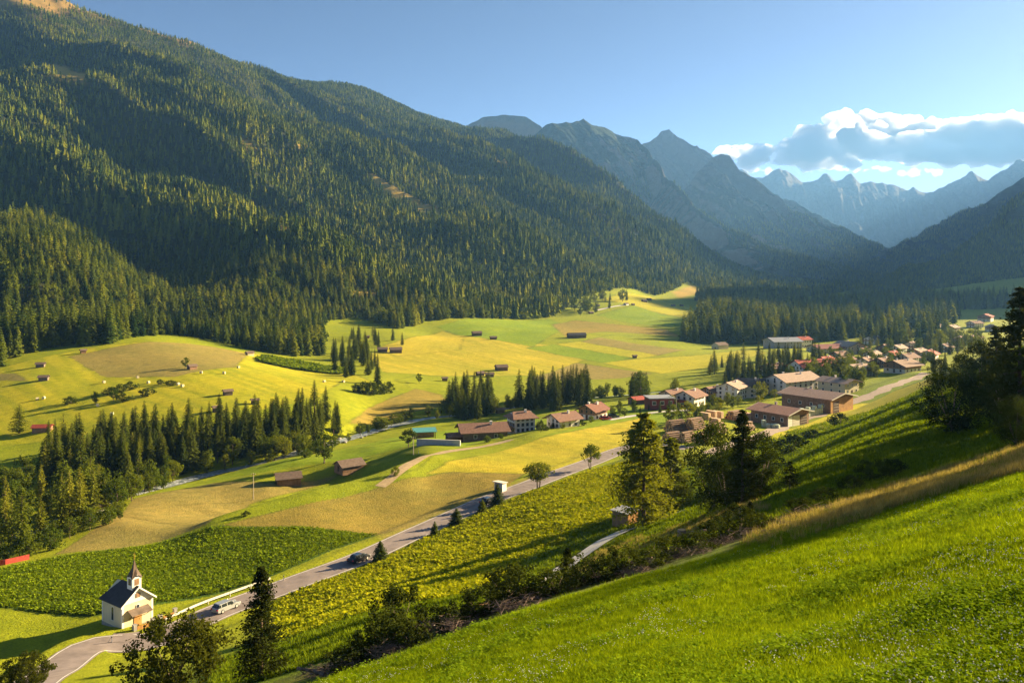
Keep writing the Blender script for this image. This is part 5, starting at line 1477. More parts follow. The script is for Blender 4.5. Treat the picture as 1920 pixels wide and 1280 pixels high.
# farther village
FARH = [
 (1467, 653, -80, 20, 24, 6.0, 14, W_GREY, R_GREY, 'grey industrial hall at the foot of the wooded knoll', 'hall'),
 (1505, 652, -70, 11, 12, 8.0, 22, W_WHITE, R_RED, 'white three-storey house beside the grey hall', 'house'),
 (1560, 664, -75, 16, 34, 4.5, 16, W_CREAM, plain('dull_red_roof', (0.26, 0.085, 0.065), 0.8, .2, 1.5), 'long low dull red roofed works beyond the tree belt', 'hall'),
 (1592, 664, 20, 16, 18, 6.0, 20, plain('peach_render', (0.62, 0.46, 0.33), .85, .1, .6), R_TAN, 'peach gabled hall at the end of the red roofed works', 'hall'),
 (1660, 662, -40, 11, 13, 4.8, 24, W_TIMBER, R_BROWN, 'dark timber house right of the peach hall', 'house'),
 (1722, 672, -50, 11, 13, 4.8, 24, W_CREAM, R_TAN, 'cream house with pale roof below the far spruces', 'house'),
 (1742, 676, -35, 10, 12, 4.8, 24, W_WHITE, R_RED, 'white house with a red roof above the meadow end', 'house'),
 (1752, 618, -35, 12, 13, 6.0, 24, W_WHITE, R_BROWN, 'pale house standing among the tall far spruces', 'house'),
 (1785, 622, -55, 11, 12, 5.0, 24, W_CREAM, R_TAN, 'small cream house right of the tall far spruces', 'house'),
 (1800, 646, -30, 11, 14, 4.8, 24, W_TIMBER, R_BROWN, 'brown timber house under the far spruces', 'house'),
 (1828, 642, -65, 10, 12, 4.8, 24, W_CREAM, R_BROWN, 'house at the sunny field edge near the dark slope trees', 'house'),
 (1848, 603, -40, 15, 18, 6.5, 20, W_WHITE, R_RED, 'large white house in the shaded far valley', 'house'),
 (1828, 614, -70, 12, 14, 5.0, 22, W_WHITE, R_BROWN, 'low white house left of the large far house', 'house'),
 (1860, 622, -20, 12, 14, 5.0, 22, W_WHITE, R_DARK, 'small white house below the large far house', 'house'),
 (1640, 645, -60, 12, 16, 4.6, 20, W_WHITE, R_DARK, 'dark-roofed house between wood and village', 'house'),
 (1585, 690, -60, 10, 12, 4.6, 24, W_CREAM, R_BROWN, 'brown-roofed house right of the bright red roof', 'house'),
 (1655, 690, -50, 9, 11, 4.2, 24, W_OLD, R_BROWN, 'shadowed brown barn left of the wide brown-roofed house', 'house'),
 (1548, 688, -48, 9, 11, 4.4, 26, W_WHITE, R_RED, 'small white house with red roof just right of the long red roof', 'house'),
 (1575, 676, -60, 9, 11, 4.4, 26, W_CREAM, R_BROWN, 'small cream house below the peach gabled hall', 'house'),
 (1622, 690, -40, 9, 11, 4.4, 26, W_WHITE, R_BROWN, 'small white house left of the shadowed brown barn', 'house'),
 (1636, 676, -52, 9, 11, 4.4, 26, W_WHITE, R_TAN, 'small white house with faded roof above the shadowed barn', 'house'),
 (1672, 676, -46, 9, 11, 4.4, 26, W_CREAM, R_RED, 'small red-roofed house above the wide brown-roofed house', 'house'),
 (1702, 682, -58, 9, 11, 4.4, 26, W_WHITE, R_BROWN, 'small white house between the wide house and meadow end', 'house'),
 (1615, 664, -44, 9, 12, 4.4, 26, W_WHITE, R_BROWN, 'small white house right of the peach hall', 'house'),
 (1684, 662, -52, 9, 12, 4.4, 26, W_WHITE, R_TAN, 'small pale-roofed house right of the dark timber house', 'house'),
 (1708, 656, -38, 9, 12, 4.4, 26, W_CREAM, R_BROWN, 'small cream house at the foot of the far spruces', 'house'),
 (1772, 660, -46, 9, 12, 4.4, 26, W_WHITE, R_BROWN, 'small white house left of the brown timber house', 'house'),
 (1452, 702, -62, 10, 12, 4.6, 24, W_WHITE, R_BROWN, 'brown-roofed house tucked in the tree belt above the long white house', 'house'),
 (1338, 748, -50, 8, 10, 4.2, 24, W_CREAM, R_BROWN, 'small cream house left of the bluish white house', 'house'),
]
for (px, py, a, w, l, h, p, wl, rf, lb, ct) in FARH:
    gable_house('hall' if ct == 'hall' else 'house', lb, spot(px, py, 330, 2600, l / 2), deg(a), w, l, h, p, 1.3, wl, W_TIMBER if (ct == 'house' and px % 3 == 0) else None, rf, ct, 'farther village houses', 2, (3, 4), True, 1, ct == 'house')

# ------------------------------------------------------------------ field huts
HUT = []
def hut(px, py, wpx, label, a=-70, wall=W_OLD, roof=R_HUT, hr=0.42, lr=1.3, ymin=150, ymax=2600, over=0.5):
    x, y, z = spot(px, py, ymin, ymax)
    w = wpx / F * y / (0.5 * abs(math.cos(deg(a))) + lr * abs(math.sin(deg(a))) + 0.12)
    w = max(w, 2.0)
    r = empty('field_hut', (x, y, z), deg(a)); tag(r, label, 'hut', 'hay huts in the fields')
    h = max(1.7, w * hr); rise = w * 0.24; l = w * lr
    m = MB(); m.prism([(-w / 2, -.8), (w / 2, -.8), (w / 2, h), (0, h + rise), (-w / 2, h)], 'y', -l / 2, l / 2); m.build('wall', wall, r)
    ro = MB(); e = w / 2 + over; tp = rise / (w / 2)
    for s in (-1, 1):
        ro.prism([(0, h + rise + .04), (s * e, h - over * tp + .04), (s * e, h - over * tp + .18), (0, h + rise + .20)], 'y', -l / 2 - over, l / 2 + over)
    ro.build('roof', roof, r)
    d = MB(); d.box(-.55, .55, -l / 2 - .06, -l / 2 - .003, 0, min(1.9, h)); d.build('door', W_DARKWOOD, r)
    for k in range(5):
        b = MB(); zz = .2 + k * (h - .4) / 5
        b.box(-w / 2 - .05, -w / 2 - .003, -l / 2 + .05, l / 2 - .05, zz, zz + .16); b.box(w / 2 + .003, w / 2 + .05, -l / 2 + .05, l / 2 - .05, zz, zz + .16); b.build('log_course', wall, r)
    return r
hut(540, 905, 50, 'large hay hut on the lower field left of the terrace', -68, W_TIMBER, R_HUT, .36)
hut(655, 880, 50, 'broad low hay hut at the foot of the terrace bank', -52, W_TIMBER, R_HUT, .30)
hut(360, 692, 15, 'sunlit hut beside the tree on the pale field', -40, W_TIMBER)
hut(82, 713, 18, 'hut on the mown field next to a low cart', -75)
hut(76, 688, 16, 'small hut near the dark forest at the far left', -75)
hut(156, 662, 10, 'tiny hut below the spruce spur', -50, W_TIMBER)
hut(468, 666, 14, 'hut at the upper corner of the pale field', -45, W_CREAM, R_HUT)
hut(427, 740, 17, 'log hut alone on the golden mown field', -55)
hut(407, 771, 16, 'log hut just behind the river grove', -55)
hut(80, 808, 34, 'long hut behind the grove at the left', -82, W_TIMBER, R_RED, .36, 1.9)
hut(478, 757, 14, 'hut half hidden by the tallest grove spruces', -60)
hut(940, 694, 24, 'larger hut on the golden field above the clump', -72)
hut(900, 704, 15, 'hut at the tip of the open river clump', -60)
hut(918, 706, 16, 'low dark hut between two larger field huts', -75)
hut(742, 661, 24, 'right one of the twin barns below the clearing', -74, W_OLD, R_HUT, .4)
hut(717, 659, 20, 'left one of the twin barns below the clearing', -78, W_OLD, R_HUT, .36)
hut(894, 629, 19, 'hut on the green hillside pasture', -72)
hut(925, 636, 13, 'collapsed low hut on the green hillside pasture', -76, W_OLD, R_HUT, .25)
hut(1081, 633, 36, 'long dark hay barn in the strip fields', -76, W_OLD, R_DARK, .36, 2.2)
hut(688, 634, 9, 'tiny hut on the upper clearing', -70, W_TIMBER)
hut(834, 714, 7, 'tiny dark hut above the hollow', -70)
hut(1190, 671, 6, 'tiny hut at the tip of the yellow strip', -70)
hut(1350, 654, 28, 'pinkish barn at the meadow edge below the knoll', -60, W_CREAM, R_HUT)
hut(1208, 566, 10, 'hut at the top of the upper pasture', -60)
hut(1217, 563, 9, 'second hut at the top of the upper pasture', -60)
hut(1262, 574, 8, 'hut in the middle of the upper pasture', -60)
hut(1278, 574, 7, 'hut right of the middle pasture hut', -60)
hut(1121, 574, 7, 'hut below the upper pasture trees', -60)
hut(1108, 588, 9, 'hut on the slope below the pasture trees', -60)
hut(1174, 572, 9, 'pale farm hut at the end of the pasture road', -45, W_WHITE)
hut(1187, 572, 6, 'hut beside the pale farm hut on the pasture', -60)
hut(1318, 592, 12, 'hut at the corner of pasture and knoll wood', -60)
hut(938, 774, 16, 'hut on the river meadow beside the dark spruce block', -70, W_TIMBER)
hut(170, 948, 22, 'grey-roofed hut hidden in the wooded gully', -60, W_GREY, R_DARK)
hut(186, 958, 12, 'small white hut at the edge of the gully', -40, W_WHITE, R_HUT)
# ------------------------------------------------------------------ road, tracks, river
def ribbon(name, line, half, lift, mat, label, cat, level=None, across=6, kind='structure', ragged=0.0):
    d = np.gradient(line, axis=0); d /= np.linalg.norm(d, axis=1)[:, None] + 1e-9
    nrm = np.stack([d[:, 1], -d[:, 0]], -1)
    rows = []
    n = len(line)
    for k, s in enumerate(np.linspace(-1, 1, across + 1)):
        off = s * half
        if ragged and k in (0, across):
            off = off + s * ragged * fbm(np.arange(n) * 0.21, np.full(n, 3.0 + s), 3, 5)
        else:
            off = np.full(n, off)
        p = line + nrm * off[:, None]
        z = np.maximum(gz(p[:, 0], p[:, 1]), gz(p[:, 0] + .3, p[:, 1])) + lift if level is None else level + lift
        rows.append(np.column_stack([p, z]))
    v = np.stack(rows, 1).reshape(-1, 3)
    idx = np.arange(n * (across + 1)).reshape(n, across + 1)
    f = np.stack([idx[:-1, :-1], idx[:-1, 1:], idx[1:, 1:], idx[1:, :-1]], -1).reshape(-1, 4)
    o = obj(name, mesh_from(name, v, f, [mat], None, True))
    tag(o, label, cat, kind=kind)
    return o
ASPHALT = plain('asphalt', (0.23, 0.185, 0.17), 0.9, 0.26, 0.45)
GRAVEL = plain('pale_gravel', (0.55, 0.51, 0.46), 0.95, 0.2, 3.0)
DIRT = plain('dry_track', (0.36, 0.26, 0.14), 0.95, 0.25, 1.0)
YARD = plain('yard_gravel', (0.30, 0.225, 0.18), 0.95, 0.2, 0.7)
PAINT = plain('road_paint', (0.70, 0.68, 0.62), 0.8, 0.15, 2.0)
ribbon('road', road_line, 3.1, 0.05, ASPHALT, 'grey asphalt valley road running past the chapel', 'road', None, 6)
for s in (-1, 1):
    d = np.gradient(road_line, axis=0); d /= np.linalg.norm(d, axis=1)[:, None]
    nn = np.stack([d[:, 1], -d[:, 0]], -1)
    ribbon('edge_line', road_line + nn * s * 2.75, 0.07, 0.075, PAINT, 'thin pale line along one edge of the valley road' if s < 0 else 'thin pale line along the hill-side edge of the valley road', 'road marking', None, 1)
ribbon('yard', yard_line, 2.6, 0.06, YARD, 'dusty gravel yard and lane in front of the sawmill', 'yard', None, 8, ragged=1.5)
ribbon('field_track', smooth_line([(712,912),(742,890),(772,868),(792,857),(830,848),(900,838),(965,822)], 150, 400), 1.4, 0.05, DIRT, 'pale dirt track climbing the terrace to the farms', 'track', None, 3, ragged=.4)
ribbon('lane', smooth_line([(1140,787),(1190,779),(1240,772),(1300,768)], 200, 500), 2.0, 0.06, GRAVEL, 'village lane leading to the red building', 'lane', None, 3)
ribbon('pasture_road', smooth_line([(1118,582),(1135,578),(1155,574),(1172,572)], 600, 2500), 2.6, 0.2, GRAVEL, 'pale farm road across the upper pasture', 'track', None, 3)
pl = smooth_line([(1022,1098),(1060,1068),(1110,1032),(1145,1010),(1190,990)], 70, 180)
for k, (o, lb) in enumerate(((-.75, 'left wheel rut of the gravel path below the shed'), (.75, 'right wheel rut of the gravel path below the shed'))):
    d = np.gradient(pl, axis=0); d /= np.linalg.norm(d, axis=1)[:, None]
    q = pl + np.stack([d[:, 1], -d[:, 0]], -1) * o
    ribbon('path', q if k == 0 else q[len(q) // 3:], 0.95 if k == 0 else 0.5, 0.2, GRAVEL, lb, 'path', None, 3, ragged=.2)
ribbon('path', smooth_line([(1236,972),(1258,966),(1284,957)], 80, 220), 0.5, 0.14, GRAVEL, 'short bit of pale path showing behind the larches', 'path', None, 2, ragged=.2)
ribbon('lay_by', smooth_line([(208,1196),(225,1196),(250,1194),(275,1190)], 90, 170), 1.6, 0.07, ASPHALT, 'small asphalt pull-in beside the chapel', 'lay-by', None, 3)
def water_mat():
    m, nt, b = nodes_of('river_water')
    n1 = noise(nt, 0.8, 6, 0.75, dist=1.0)
    nt.links.new(ramp(nt, n1, [(0.45, (0.10, 0.13, 0.14)), (0.62, (0.70, 0.72, 0.72))]), b.inputs['Base Color'])
    b.inputs['Roughness'].default_value = 0.35
    bump(nt, b, noise(nt, 2.0, 5), 0.5, 0.2)
    return m
ribbon('river', river_line, 2.7, 0.25, water_mat(), 'narrow foaming river along the foot of the grove', 'river', river_z, 4)

# boulders on the river bank
def rock_mesh(seed):
    bm = bmesh.new(); bmesh.ops.create_icosphere(bm, subdivisions=2, radius=1.0)
    rd = random.Random(seed); off = [rd.uniform(-9, 9) for _ in range(3)]
    for v in bm.verts:
        n = float(fbm(np.array([v.co.x * 1.3 + off[0]]), np.array([v.co.y * 1.3 + v.co.z + off[1]]), 3, seed)[0])
        v.co *= 1 + 0.45 * n
        v.co.z *= 0.65
    me = bpy.data.meshes.new('boulder'); bm.to_mesh(me); bm.free(); me.materials.append(STONE)
    return me
ROCKS = [rock_mesh(s) for s in (1, 2, 3)]
for i in range(10):
    k = 60 + i * (len(river_line) - 150) // 10
    p = river_line[k] + np.array([random.uniform(-5, 5), random.uniform(-4, 4)])
    s = random.uniform(.4, .9)
    o = obj('boulder', ROCKS[i % 3], None, (p[0], p[1], float(gz(p[0], p[1])) + .2 * s), random.uniform(0, 6)); o.scale = (s, s, s)
    tag(o, 'grey boulder in the river, %s counted from the gully' % ORD[i], 'boulder', 'boulders along the river')

# ------------------------------------------------------------------ guard rail by the chapel
def guard_rail():
    d = np.gradient(road_line, axis=0); d /= np.linalg.norm(d, axis=1)[:, None]
    side = road_line - np.stack([d[:, 1], -d[:, 0]], -1) * 3.7
    A = np.array(ground(300, 1168, 90, 200)[:2]); B = np.array(ground(520, 1094, 90, 250)[:2])
    i0 = np.argmin(((side - A) ** 2).sum(1)); i1 = np.argmin(((side - B) ** 2).sum(1))
    if i0 > i1: i0, i1 = i1, i0
    seg = side[i0:i1 + 1]
    z = gz(seg[:, 0], seg[:, 1])
    r = empty('guard_rail', (seg[0][0], seg[0][1], float(z[0]))); tag(r, 'pale guard rail along the field side of the road past the chapel', 'guard rail')
    o = np.array([seg[0][0], seg[0][1], z[0]])
    P = np.column_stack([seg, z]) - o
    for k in range(len(P) - 1):
        a, b = P[k], P[k + 1]
        m = MB()
        t = Vector((b - a)[:2].tolist() + [0]).normalized(); n = Vector((-t.y, t.x, 0)) * .04
        vs = []
        for q in (a, b):
            for s, zz in ((-1, .48), (1, .48), (1, .82), (-1, .82)):
                vs.append((q[0] + n.x * s, q[1] + n.y * s, q[2] + zz))
        m.add(vs, [[0, 1, 2, 3], [7, 6, 5, 4], [0, 4, 5, 1], [1, 5, 6, 2], [2, 6, 7, 3], [3, 7, 4, 0]])
        m.build('rail', R_PALE, r)
        if k % 2 == 0:
            pm = MB(); pm.box(a[0] - .07, a[0] + .07, a[1] - .07, a[1] + .07, a[2] - .5, a[2] + .78); pm.build('post', METAL, r)
guard_rail()

# ------------------------------------------------------------------ cars
CAR_GLASS = plain('car_glass', (0.02, 0.025, 0.03), 0.08, 0.1, 1.0, 0.0, 0.7, 0.0)
TYRE = plain('tyre_rubber', (0.02, 0.02, 0.02), 0.9, 0.1, 4.0)
LAMP_W = plain('headlamp_lens', (0.75, 0.75, 0.72), 0.15, 0.05, 4.0, 0.0, 0.6, 0.0)
LAMP_R = plain('tail_lamp_lens', (0.45, 0.02, 0.02), 0.2, 0.05, 4.0, 0.0, 0.6, 0.0)
def car_paint(name, c):
    m, nt, b = nodes_of(name)
    b.inputs['Base Color'].default_value = (*c, 1); b.inputs['Roughness'].default_value = 0.28; b.inputs['Metallic'].default_value = 0.35
    b.inputs['Coat Weight'].default_value = 0.6
    return m
def car(name, label, at, rz, paint, estate=True):
    """local +x is forwards"""
    r = empty(name, at, rz); tag(r, label, 'car')
    L, W, H = 4.5, 1.76, 1.46
    side = [(-2.2, .32), (-1.75, .24), (1.75, .24), (2.18, .34), (2.25, .58), (2.15, .74), (1.25, .90), (-2.05, .96), (-2.25, .80)]
    bm = bmesh.new()
    def loft(prof, w0, w1, zlo, zhi):
        vs = []
        for s in (-1, 1):
            for (x, z) in prof:
                t = (z - zlo) / (zhi - zlo)
                vs.append(bm.verts.new((x, s * (w0 + (w1 - w0) * t), z)))
        n = len(prof)
        bm.faces.new(vs[:n]); bm.faces.new(vs[n:][::-1])
        for k in range(n):
            bm.faces.new([vs[k], vs[n + k], vs[n + (k + 1) % n], vs[(k + 1) % n]])
    loft(side, W / 2, W / 2 - .06, .24, .96)
    bmesh.ops.recalc_face_normals(bm, faces=bm.faces)
    bmesh.ops.bevel(bm, geom=list(bm.edges), offset=.05, segments=2, affect='EDGES')
    me = bpy.data.meshes.new('body'); bm.to_mesh(me); bm.free(); me.materials.append(paint); obj('body', me, r)
    xb = -2.05 if estate else -1.55
    g = MB(); cab = [(1.15, .90), (.38, 1.40), (xb + .35, 1.42), (xb, .95)]
    def taper(m, prof, w0, w1, y_in=0.0):
        n = len(prof); vs = []
        for s in (-1, 1):
            for (x, z) in prof:
                t = (z - .90) / .56; vs.append((x, s * (w0 + (w1 - w0) * t - y_in), z))
        m.add(vs, [list(range(n)), list(range(n, 2 * n))[::-1]] + [[k, n + k, n + (k + 1) % n, (k + 1) % n] for k in range(n)])
    taper(g, cab, W / 2 - .09, W / 2 - .26); g.build('window', CAR_GLASS, r)
    rf = MB(); taper(rf, [(.46, 1.385), (.34, 1.445), (xb + .36, 1.465), (xb + .22, 1.38)], W / 2 - .075, W / 2 - .235); rf.build('roof', paint, r)
    for x in (.95, -.35, -1.45):
        p = MB()
        for s in (-1, 1):
            p.add([(x - .04, s * (W / 2 - .085), .91), (x + .06, s * (W / 2 - .085), .91), (x - .10 if x > 0 else x + .06, s * (W / 2 - .235), 1.40), (x - .20 if x > 0 else x - .04, s * (W / 2 - .235), 1.40)], [[0, 1, 2, 3]])
        p.build('pillar', paint, r)
    for x in (1.38, -1.32):
        for s in (-1, 1):
            w = MB(); w.tube((x, s * (W / 2 - .22), .32), (x, s * (W / 2 + .01), .32), .32, .32, 16); wo = w.build('wheel', TYRE, r, True)
            m = MB(); m.tube((x, s * (W / 2 + .012), .32), (x, s * (W / 2 + .03), .32), .21, .19, 12); m.build('rim', METAL, wo)
    for s in (-1, 1):
        m = MB(); m.box(2.17, 2.275, s * .62 - .19, s * .62 + .19, .58, .72); m.build('headlight', LAMP_W, r)
        m = MB(); m.box(-2.275, -2.17, s * .66 - .15, s * .66 + .15, .66, .86); m.build('tail_light', LAMP_R, r)
        m = MB(); m.box(.72, .88, min(s * (W / 2 - .02), s * (W / 2 + .16)), max(s * (W / 2 - .02), s * (W / 2 + .16)), .92, 1.04); m.build('mirror', paint, r)
    return r
def on_road(px, py, off):
    p = np.array(ground(px, py, 80, 400)[:2])
    k = int(np.argmin(((road_line - p) ** 2).sum(1)))
    k = min(max(k, 1), len(road_line) - 2)
    d = road_line[k + 1] - road_line[k - 1]; d /= np.linalg.norm(d)
    q = road_line[k] + np.array([d[1], -d[0]]) * off
    return (q[0], q[1], float(gz(q[0], q[1])) + .06), math.atan2(d[1], d[0])
P_, a_ = on_road(417, 1145, 0.5); car('estate_car', 'silver estate car driving past the chapel', P_, a_, car_paint('silver_paint', (0.40, 0.41, 0.42)))
P_, a_ = on_road(668, 1048, 0.9); car('dark_car', 'dark car on the road beside the first roadside conifer', P_, a_, car_paint('dark_paint', (0.03, 0.03, 0.035)), False)
P_, a_ = on_road(912, 943, 1.6); car('black_car', 'black car half hidden by the conifer at the bus shelter', P_, a_, car_paint('black_paint', (0.02, 0.02, 0.025)), False)
x, y, z = spot(1135, 787, 200, 450); car('red_car', 'red car parked beside the last farmhouse', (x, y, z + .05), deg(20), car_paint('red_paint', (0.55, 0.02, 0.03)), False)
x, y, z = spot(1556, 771, 240, 480); car('white_car', 'white car parked before the orange sawmill front', (x, y, z + .07), deg(50), car_paint('white_car_paint', (0.8, 0.8, 0.78)))
x, y, z = spot(1584, 757, 240, 480); car('parked_car', 'dark car parked by the trees at the sawmill end', (x, y, z + .07), deg(40), MATS['black_paint'])
x, y, z = spot(1150, 783, 200, 450); car('parked_car', 'dark car parked right of the red car', (x, y, z + .05), deg(20), MATS['dark_paint'])

# ------------------------------------------------------------------ bus shelter, garden shed, poles
def bus_shelter(at, rz):
    r = empty('bus_shelter', at, rz); r.scale = (.8, .8, .8); tag(r, 'pale concrete bus shelter beside the road behind a conifer', 'bus shelter')
    m = MB(); m.box(-1.5, 1.5, .95, 1.1, -.4, 2.5); m.build('back_wall', W_WHITE, r)
    for s in (-1, 1):
        m = MB(); m.box(min(s * 1.36, s * 1.5), max(s * 1.36, s * 1.5), -.9, .945, -.4, 2.5); m.build('side_wall', W_WHITE, r)
    m = MB(); vs = [(-1.9, -1.5, 2.75), (1.9, -1.5, 2.75), (1.9, 1.35, 2.505), (-1.9, 1.35, 2.505)]; vs += [(x, y, z + .16) for x, y, z in vs]
    m.add(vs, [[0, 3, 2, 1], [4, 5, 6, 7], [0, 1, 5, 4], [1, 2, 6, 5], [2, 3, 7, 6], [3, 0, 4, 7]]); m.build('roof', R_PALE, r)
    m = MB(); m.box(-1.3, 1.3, .5, .94, .42, .48); m.build('bench', W_TIMBER, r)
bus_shelter(spot(938, 921, 150, 300, .5), deg(-38))
def garden_shed(at, rz):
    r = empty('wooden_shed', at, rz); tag(r, 'small box-shaped boarded shed below the tall larch', 'shed')
    w, l, h = 2.5, 3.3, 2.35
    n = 12
    for (fx, fy, ln, ax) in ((-w / 2, 0, l, 'y'), (w / 2, 0, l, 'y'), (0, -l / 2, w, 'x'), (0, l / 2, w, 'x')):
        for k in range(n):
            m = MB(); a = -ln / 2 + ln * k / n; b = a + ln / n - .025
            t = .04 + .012 * (k % 2)
            if ax == 'y': m.box(fx - t, fx + t, a, b, -.6, h)
            else: m.box(a, b, fy - t, fy + t, -.6, h)
            m.build('plank', W_ORANGE if (ax == 'x' and fy < 0) or fx > 0 else W_TIMBER, r)  # sunlight put into the colour: front and right boards warmer than the rest
    m = MB(); m.box(-w / 2 + .05, w / 2 - .05, -l / 2 + .05, l / 2 - .05, -.5, h - .02); m.build('inner_wall', W_TIMBER, r)
    m = MB(); vs = [(-w / 2 - .3, -l / 2 - .25, h + .02), (w / 2 + .3, -l / 2 - .25, h + .2), (w / 2 + .3, l / 2 + .25, h + .2), (-w / 2 - .3, l / 2 + .25, h + .02)]; vs += [(x, y, z + .08) for x, y, z in vs]
    m.add(vs, [[0, 3, 2, 1], [4, 5, 6, 7], [0, 1, 5, 4], [1, 2, 6, 5], [2, 3, 7, 6], [3, 0, 4, 7]]); m.build('roof', R_GREY, r)
garden_shed(spot(1172, 985, 100, 190, 1.0), deg(42))
def pole(px, py, hpx, label, arm=True):
    x, y, z = spot(px, py, 120, 500); h = hpx / F * y
    r = empty('utility_pole', (x, y, z)); tag(r, label, 'pole', 'wooden utility poles')
    m = MB(); m.tube((0, 0, -.5), (0, 0, h), .14, .09, 8); m.build('pole', plain('pale_pole_wood', (0.45, 0.38, 0.28), .9, .2, 2) if 'pale_pole_wood' not in MATS else MATS['pale_pole_wood'], r)
    m = MB(); m.box(-.7, .7, -.05, .05, h - .5, h - .38); m.build('crossarm', W_OLD, r)
    for s in (-1, 1):
        m = MB(); m.tube((s * .55, 0, h - .38), (s * .55, 0, h - .2), .05, .04, 6); m.build('insulator', T_WHITE, r)
pole(475, 936, 50, 'pale utility pole on the field in front of the large hay hut')
pole(775, 852, 34, 'utility pole at the bend of the dirt track')
pole(1268, 790, 44, 'thin utility pole beside the red building')

# reflector posts and a red covered strip at the field edge
def marker(px, py, label):
    x, y, z = spot(px, py, 80, 300)
    r = empty('marker_post', (x, y, z)); tag(r, label, 'post', 'white roadside posts')
    m = MB(); m.prism([(-.06, -.06), (.06, -.06), (0, .07)], 'z', -.2, 1.0); m.build('post', T_WHITE, r)
    m = MB(); m.box(-.065, .065, -.075, -.062, .72, .9); m.build('band', TYRE, r)
marker(210, 1204, 'white roadside post at the corner of the chapel pull-in')
marker(532, 1088, 'white roadside post at the far end of the guard rail')
marker(785, 850, 'white post beside the dirt track bend')
def red_strip():
    P = [ground(-30, 1066, 100, 260), ground(10, 1058, 100, 260), ground(55, 1048, 100, 260)]
    m, nt, b = nodes_of('red_strip_surface'); b.inputs['Base Color'].default_value = (0.55, 0.05, 0.03, 1); b.inputs['Roughness'].default_value = .8
    n1 = noise(nt, 2.5, 4); nt.links.new(ramp(nt, n1, [(.3, (.40, .035, .025)), (.7, (.62, .08, .05))]), b.inputs['Base Color'])
    r = empty('red_field_strip', P[0]); tag(r, 'low red strip at the corner of the dark crop field', 'fence')  # row of upright red panels standing for a flat red strip
    o = Vector(P[0])
    for a, c in zip(P[:-1], P[1:]):
        a, c = Vector(a) - o, Vector(c) - o
        n = 5
        for k in range(n):
            p, q = a.lerp(c, k / n), a.lerp(c, (k + .985) / n)
            t = (q - p); t.z = 0; t.normalize(); s = Vector((-t.y, t.x, 0)) * .05
            vs = [p - s, p + s, q + s, q - s]; vs = [(v.x, v.y, v.z - .1) for v in vs] + [(v.x, v.y, v.z + 1.0) for v in vs]
            mb = MB(); mb.add(vs, [[0, 3, 2, 1], [4, 5, 6, 7], [0, 1, 5, 4], [1, 2, 6, 5], [2, 3, 7, 6], [3, 0, 4, 7]]); mb.build('panel', m, r)
red_strip()

# ------------------------------------------------------------------ hay bales
STRAW = plain('straw', (0.62, 0.52, 0.30), 0.95, 0.2, 3.0)
def bale_mesh():
    mb = MB(); mb.tube((0, -.6, .62), (0, .6, .62), .62, .62, 18)
    return mesh_from('hay_bale', mb.v, mb.f, [STRAW])
BALE = bale_mesh()
for (px, py, lb) in [(82, 748, 'right one of two bales by the left bush'), (70, 750, 'left one of two bales by the left bush'), (195, 718, 'bale between hut and bush cluster'), (258, 709, 'bale below the corner of the pale field'),
                     (278, 719, 'bale left of the low hedge'), (334, 722, 'left one of two bales below the low hedge'), (342, 725, 'right one of two bales below the low hedge'), (377, 700, 'first bale right of the tree-shaded hut'),
                     (420, 701, 'second bale right of the tree-shaded hut'), (447, 690, 'third bale right of the tree-shaded hut'), (183, 762, 'bale below the slender tree'), (210, 778, 'bale just above the grove tops'),
                     (608, 717, 'left one of two bales near the knoll bushes'), (644, 717, 'right one of two bales near the knoll bushes')]:
    x, y, z = spot(px, py, 200, 900)
    o = obj('hay_bale', BALE, None, (x, y, z), random.uniform(0, 6)); tag(o, 'round hay bale, ' + lb, 'hay bale', 'hay bales on the mown field')

# ------------------------------------------------------------------ timber yard
LOG_D = plain('log_bark', (0.24, 0.155, 0.105), 0.95, 0.35, 1.0)
LOG_E = plain('log_ends', (0.66, 0.36, 0.13), 0.9, 0.2, 2.0)
SAWN = plain('sawn_boards', (0.66, 0.46, 0.28), 0.85, 0.15, 1.5)
def log_pile(px, py, label, a, n, rows, L, rad=.26):
    at = spot(px, py, 200, 420)
    r = empty('log_pile', at, deg(a)); tag(r, label, 'log pile', 'log piles at the sawmill')
    rd = random.Random(px)
    for row in range(rows):
        for k in range(n - row):
            rr = rad * rd.uniform(.75, 1.15)
            x = (k - (n - row) / 2) * rad * 2.05 + rd.uniform(-.04, .04); z = rad + row * rad * 1.75
            dl = rd.uniform(-.4, .4)
            m = MB(); m.tube((x, -L / 2 + dl, z), (x, L / 2 + dl, z), rr, rr * .85, 9)
            m.m = [0] * 9 + [1, 1]
            m.build('log', [LOG_D, LOG_E], r)
log_pile(1262, 829, 'front log pile nearest the leafy trees', -58, 8, 6, 5.0, .30)
log_pile(1290, 828, 'front middle log pile with orange cut ends', -50, 7, 6, 5.0, .30)
log_pile(1318, 829, 'front log pile beside the dark clump', -45, 7, 6, 4.5, .30)
log_pile(1268, 808, 'dark log pile in the second row', -60, 9, 7, 6.0, .30)
log_pile(1304, 804, 'log pile in the second row beside the sawn stacks', -50, 9, 7, 6.0, .30)
log_pile(1345, 812, 'log pile glimpsed behind the dark clump', -45, 8, 6, 6.0, .30)
log_pile(1402, 806, 'log pile right of the dark clump tops', -40, 7, 5, 5.0, .30)
log_pile(1380, 786, 'log pile in the back row by the lower sawmill hall', -50, 9, 6, 6.0, .30)
